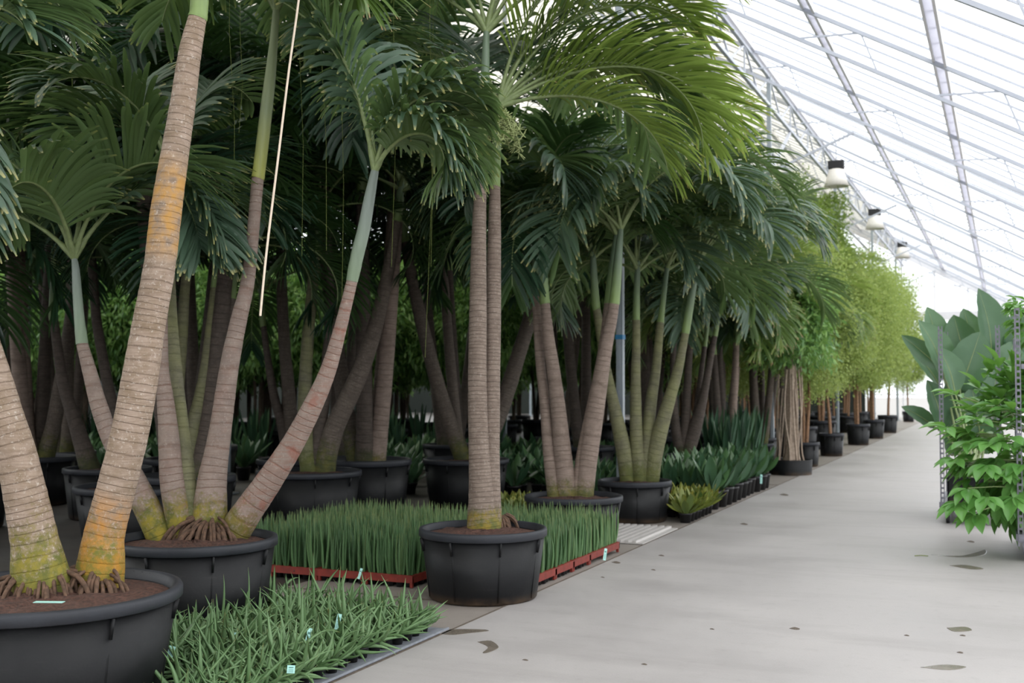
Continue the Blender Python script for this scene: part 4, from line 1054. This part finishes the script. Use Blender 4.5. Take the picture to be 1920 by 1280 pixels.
for px, py in ((1427, 902), (1446, 868)):
    g = G(px, py, .16); ptag(g, .13, .03, .12, 'pale tag in a pot at the aisle edge' if px < 1440 else 'pale tag beside the low planter of the fig', .1, 0)

# ribbed metal plate
m = MB(); x = -3.5
while x < -2.95: m.box((x, 10.12, .02), (.035, 1.15, .02)); x += .07
m.box((-3.22, 10.12, .006), (.58, 1.15, .01)); tag(link('ribbed_plate', m.mesh('ribbed_plate', M['plate'], False)), 'ribbed light metal plate lying between the spikes and the aisle', 'metal plate')

# ================================================================== HANGING CORDS
m = MB(); P = [W(488, 592, 5.5), W(500, 470, 5.55), W(521, 300, 5.62), W(542, 130, 5.7), W(560, 0, 5.78), W(580, -180, 5.9)]
q = P[-1]; P.append(Vector((q.x + .1, q.y + .2, rz(q.x) - .1))); m.tube(catmull([tuple(p) for p in P], 5), .0062, 6)
tag(link('rope', m.mesh('rope', M['cord'])), 'thick pale rope hanging down in front of the palms', 'rope')
for i, (x1, yb, x0, d) in enumerate(((566, 480, 560, 7.5), (612, 470, 600, 7.6), (640, 640, 638, 8), (734, 500, 738, 7.9), (808, 500, 806, 8), (797, 670, 812, 8.2), (130, 320, 132, 7.5), (438, 400, 430, 7.2), (448, 250, 450, 7.2))):
    m = MB(); a = W(x0, 60, d); b = W(x1, yb, d); m.tube([b, b.lerp(a, .5) + RT * .02, a, Vector((a.x, a.y, rz(a.x) - .05 if a.x > -14 else 7))], .0016, 4)
    tag(link('hanging_string', m.mesh('hanging_string', M['string'])), 'thin green string hanging from the roof among the palm fronds', 'string', 'thin strings among the fronds')
# blue tape on the steel post
m = MB(); zp = W(1163, 632, 12.4).z; m.box((X0, 11.83, zp), (.085, .11, .05)); tag(link('blue_tape', m.mesh('blue_tape', M['blue'], False)), 'blue tape wrapped round the steel post', 'tape')

# ================================================================== TROLLEYS
def trolley(x, y, label, shelves=(), top=2.0):
    t = thing('plant_trolley', label, 'trolley', (x, y, 0)); w_, l_ = .565, 1.3
    m = MB()
    for s in (0, 1): m.box((w_ / 2, s * l_, .19), (w_, .035, .055)); m.box((s * w_, l_ / 2, .19), (.035, l_, .055))
    m.box((w_ / 2, l_ / 2, .205), (w_ - .03, l_ - .03, .012)); link('base_frame', m.mesh('base_frame', M['trolley'], False), t)
    for sx in (0, 1):
        for sy in (0, 1):
            m = MB(); px, py = sx * w_, sy * l_; di = (1 - 2 * sx); dj = (1 - 2 * sy)
            for o_ in (0, .032): m.box((px + di * o_, py, (top + .12) / 2), (.008, .012, top - .12)); m.box((px, py + dj * o_, (top + .12) / 2), (.012, .008, top - .12))
            z = .16
            while z < top: m.box((px + di * .016, py, z), (.03, .008, .018)); m.box((px, py + dj * .016, z), (.008, .03, .018)); z += .05
            link('post', m.mesh('post', M['trolley'], False), t)
            c = MB(); n = 18; cx, cy = px + di * .06, py + dj * .08
            for dx in (-.016, .016): pass
            rows = [[(cx + dx, cy + r * math.cos(6.283 * j / n), .055 + r * math.sin(6.283 * j / n)) for j in range(n)] for dx, r in ((-.017, .02), (-.017, .048), (-.012, .055), (.012, .055), (.017, .048), (.017, .02))]
            c.grid(rows, None, True); ca = link('castor', c.mesh('castor', M['black']), t)
            f = MB(); f.box((cx - .024, cy, .1), (.005, .05, .1)); f.box((cx + .024, cy, .1), (.005, .05, .1)); f.box((cx, cy, .155), (.055, .08, .012)); link('castor_fork', f.mesh('castor_fork', M['trolley'], False), ca)
    for z in shelves:
        m = MB(); m.box((w_ / 2, l_ / 2, z), (w_ - .09, l_, .012)); m.box((w_ / 2, 0.0, z), (w_ - .08, .025, .04)); m.box((w_ / 2, l_, z), (w_ - .08, .025, .04)); link('shelf', m.mesh('shelf', M['trolley'], False), t)
    return t


trolley(-.6, 12.19, 'slotted steel trolley carrying the large paddle-leaved plant')
trolley(.09, 9.82, 'slotted steel trolley carrying the bushy glossy plant, partly out of frame', (1.55,), 2.02)


def blade(mb, base, tip, w, normal, rv, sag=.12, segs=9, fold=.18, lobe=.5):
    base, tip = Vector(base), Vector(tip); L = (tip - base).length; d = (tip - base) / L; s = d.cross(Vector(normal)).normalized(); n = s.cross(d).normalized(); rows, uvs = [], []
    for i in range(segs + 1):
        t = i / segs; wd = w * max(.02, math.sin(math.pi * min(1, (t * .97 + .03)) ** (lobe + .3)) ** (.7 if segs > 8 else 1)) * .5; c = base + d * L * t + n * (sag * L * math.sin(math.pi * t)) 
        rip = 1 + .04 * math.sin(i * 2.3 + rv * 9)
        rows.append([c + (s * wd * k * rip + n * abs(k) ** 1.5 * wd * fold * 2) for k in (-1, -.5, 0, .5, 1)]); uvs.append([(t * .85, rv + .15 * abs(k)) for k in (-1, -.5, 0, .5, 1)])
    mb.grid(rows, uvs)


def crate(name, w, l, h, z=0):
    m = MB(); m.box((0, 0, z + .01), (w * .9, l * .9, .02))
    for s in (-1, 1): m.box((s * (w / 2 - .006), 0, z + h / 2), (.012, l, h)); m.box((0, s * (l / 2 - .006), z + h / 2), (w, .012, h)); m.box((s * (w / 2 - .004), 0, z + h - .012), (.024, l + .012, .024)); m.box((0, s * (l / 2 - .004), z + h - .012), (w + .012, .024, .024))
    m.box((0, 0, z + h - .05), (w - .02, l - .02, .02)); return m.mesh(name, M['pot'], False)


for ci, yo in enumerate((.3, .9)):
    base = Vector((-.32, 12.19 + yo, .212)); t = thing('paddle_leaved_plant', ('paddle-leaved plant in a square black tub at the aisle end of the steel trolley', 'paddle-leaved plant in the second square tub, rear of the steel trolley')[ci], 'plant', base, 'paddle-leaved plants on the trolley')
    link('pot', crate('pot', .44, .5, .26), t)
    if ci == 0: LV = [((1770, 705), (1722, 600), 52, 12.3), ((1800, 730), (1838, 622), 62, 12.2), ((1768, 800), (1738, 712), 42, 12.2), ((1812, 800), (1785, 700), 60, 12.3), ((1850, 790), (1868, 690), 60, 12.2), ((1762, 690), (1690, 628), 30, 12.6), ((1838, 815), (1822, 725), 56, 12.1), ((1752, 800), (1690, 762), 26, 12.4), ((1780, 850), (1790, 760), 50, 12.5), ((1840, 850), (1848, 770), 56, 12.4), ((1815, 760), (1796, 660), 54, 12.5), ((1790, 735), (1758, 650), 46, 12.0)]
    else: LV = [((1858, 705), (1834, 540), 70, 12.9), ((1815, 690), (1788, 590), 54, 13.0), ((1895, 700), (1902, 580), 60, 13.0), ((1870, 720), (1900, 640), 60, 12.8), ((1755, 660), (1738, 575), 42, 13.2), ((1825, 660), (1806, 578), 40, 13.3), ((1905, 760), (1930, 670), 60, 12.7), ((1800, 780), (1812, 680), 60, 12.9), ((1760, 720), (1705, 655), 36, 13.1)]
    for i, (b, tp_, wpx, d) in enumerate(LV):
        B = W(b[0], b[1], d) - base; T = W(tp_[0], tp_[1], d + .05) - base; mb = MB(); nrm = (-FW + Vector((rg.uniform(-.5, .5), 0, rg.uniform(.1, .6))))
        blade(mb, B, T, wpx * d / F * 1.2, nrm, rg.random() * .8, .08, 12, .22, .55); lf = link('leaf', mb.mesh('leaf', M['paddle']), t)
        L_ = (T - B).length; dd = (T - B) / L_; sd = dd.cross(nrm).normalized(); nn_ = sd.cross(dd).normalized(); mr = MB()
        mr.tube([B + dd * L_ * q / 9 + nn_ * (.08 * L_ * math.sin(math.pi * q / 9)) for q in range(10)], [.009 * (1 - .1 * q) for q in range(10)], 6); link('midrib', mr.mesh('midrib', M['rachis']), lf)
        mb = MB(); a = Vector((rg.uniform(-.08, .08), rg.uniform(-.1, .1), .2)); mid = a.lerp(B, .5) + Vector((0, 0, .12)); s = catmull([(*a, .016), (*mid, .012), (*B, .009), (*(B.lerp(T, .5) + Vector(nrm).normalized() * -.0), .005), (*B.lerp(T, .93), .002)], 4)[:13]
        mb.tube([q[:3] for q in s[:9]], [q[3] for q in s[:9]], 7); link('leaf_stalk', mb.mesh('leaf_stalk', M['rachis']), lf)


def bush(name, label, base, pot, cen, rad, n, leaf, seed, out=(), mat='bushleaf'):
    rg = random.Random(seed); base = Vector(base); t = thing(name, label, 'plant', base); link('pot', pot, t); cen = Vector(cen) - base
    lv = MB(); st = MB(); cnt = 0; tips = [Vector(o_) - base for o_ in out]
    while len(tips) < n:
        u = Vector((rg.gauss(0, 1), rg.gauss(0, 1), rg.gauss(0, 1))).normalized(); tips.append(cen + Vector((u.x * rad[0], u.y * rad[1], u.z * rad[2])) * rg.uniform(.45, 1.0) ** .5)
    for i, T in enumerate(tips):
        o_ = (T - cen).normalized(); hub = T; d = (o_ + Vector((0, 0, .15))).normalized()
        if i % 3 == 0:
            core = Vector((rg.uniform(-.08, .08), rg.uniform(-.08, .08), max(.25, min(T.z - .15, cen.z)))); st.tube(catmull([(0, 0, .2, .008), (*core, .006), (*((core + T) / 2 + Vector((0, 0, .05))), .004), (*T, .003)], 3) and [q[:3] for q in catmull([(rg.uniform(-.05, .05), 0, .18, .008), (*core, .006), (*((core + T) / 2 + Vector((0, 0, .05))), .004), (*T, .003)], 3)], .005, 5, caps=False)
        side = d.cross(UP); side = side.normalized() if side.length > .1 else Vector((1, 0, 0)); nl = 5
        for k in range(nl):
            a = (k - (nl - 1) / 2) * .62 + rg.uniform(-.12, .12); dd = (d * math.cos(a) + side * math.sin(a) - UP * rg.uniform(.15, .55)).normalized(); L = leaf * rg.uniform(.8, 1.15) * (1 - .12 * abs(k - 2))
            blade(lv, hub + dd * .015, hub + dd * L - UP * .02, L * .46, UP + o_ * .3, rg.random() * .85, .07, 6, .2, .62)
    link('leaves', lv.mesh('leaves', M[mat]), t); link('stems', st.mesh('stems', M['rachis']), t); return t


c = W(1925, 835, 9.35)
outs = [W(*q) for q in ((1795, 740, 9.2), (1775, 800, 9.1), (1790, 860, 9.0), (1815, 915, 8.8), (1800, 940, 8.8), (1850, 930, 8.7), (1830, 960, 8.75), (1860, 700, 9.4), (1872, 690, 9.3), (1835, 785, 9.0), (1860, 830, 8.9), (1820, 830, 9.0), (1880, 880, 8.8), (1900, 930, 8.8), (1905, 720, 9.2), (1870, 760, 9.1), (1890, 820, 8.9), (1850, 870, 8.8), (1900, 770, 9.0), (1915, 870, 8.8))]
bush('bushy_plant', 'bushy plant with glossy bright green leaves spilling from the trolley toward the aisle', (.37, 10.3, .212), crate('pot', .42, .42, .3), c, (.54, .42, .64), 240, .225, 4, outs)
bush('bushy_plant', 'yellow-green leafy plant on the upper trolley shelf at the frame edge', (.33, 10.1, 1.556), crate('pot', .3, .3, .17), (.33, 10.1, 1.95), (.32, .3, .24), 60, .13, 6, (), 'bushleaf')

# ================================================================== MARKS ON THE FLOOR
def patch(pts, label, name='wet_patch', z=.0015, mat='wet', cat='puddle', group='wet patches on the aisle'):
    c = sum((G(*p) for p in pts), Vector()) / len(pts); P = [G(*p) for p in pts]; m = MB(); ring = catmull([tuple(p - c) for p in P + [P[0]]], 4)[:-1]
    b = [(q[0], q[1], 0) for q in ring]; u = [(q[0] * .97, q[1] * .97, z) for q in ring]; m.grid([b, u], None, True); m.cap(u)
    tag(link(name, m.mesh(name, M[mat]), None, (c.x, c.y, .0005)), label, cat, group)
patch([(822, 1188), (845, 1180), (905, 1180), (915, 1183), (880, 1187), (850, 1190)], 'long damp patch on the aisle in front of the twin-trunked palm')
patch([(895, 1203), (920, 1201), (935, 1213), (920, 1222), (905, 1224), (915, 1213)], 'small jagged damp patch below the long one')
patch([(1745, 1040), (1800, 1042), (1835, 1034), (1848, 1030), (1845, 1040), (1800, 1045)], 'thin dark wet streak on the aisle below the trolley')
patch([(1780, 1060), (1810, 1059), (1845, 1066), (1820, 1067)], 'second thin dark streak on the aisle, closest to the camera side of the first')
patch([(1725, 1251), (1770, 1246), (1812, 1250), (1780, 1256)], 'pale brown damp mark low on the aisle')
patch([(1775, 1177), (1810, 1175), (1822, 1182), (1790, 1184)], 'faint damp mark on the aisle above the low brown one')
for i, (px, py, w_) in enumerate(((1155, 1054, 14), (1225, 1068, 7), (1130, 1082, 6), (1240, 1041, 9), (1335, 1179, 7), (985, 1237, 9), (1208, 1245, 9), (1490, 1178, 16), (1700, 1191, 8), (1805, 1191, 9), (1800, 1223, 10), (1820, 1015, 12), (1395, 982, 12), (1470, 927, 14))):
    w_ *= .62; patch([(px - w_, py), (px, py - w_ * .22), (px + w_, py + 1), (px + w_ * .3, py + w_ * .25)], 'small dark speck of dirt on the pale aisle', 'dirt_speck', .002, 'litter', 'dirt', 'dirt specks on the aisle')
m = MB(); g = G(1715, 1043); m.tube([g + Vector((0, 0, .006)), g + RT * .05 + Vector((0, 0, .01)), g + RT * .11 + Vector((0, 0, .005))], .004, 5); tag(link('twig', m.mesh('twig', M['string'])), 'small green twig lying on the aisle left of the wet streak', 'twig')
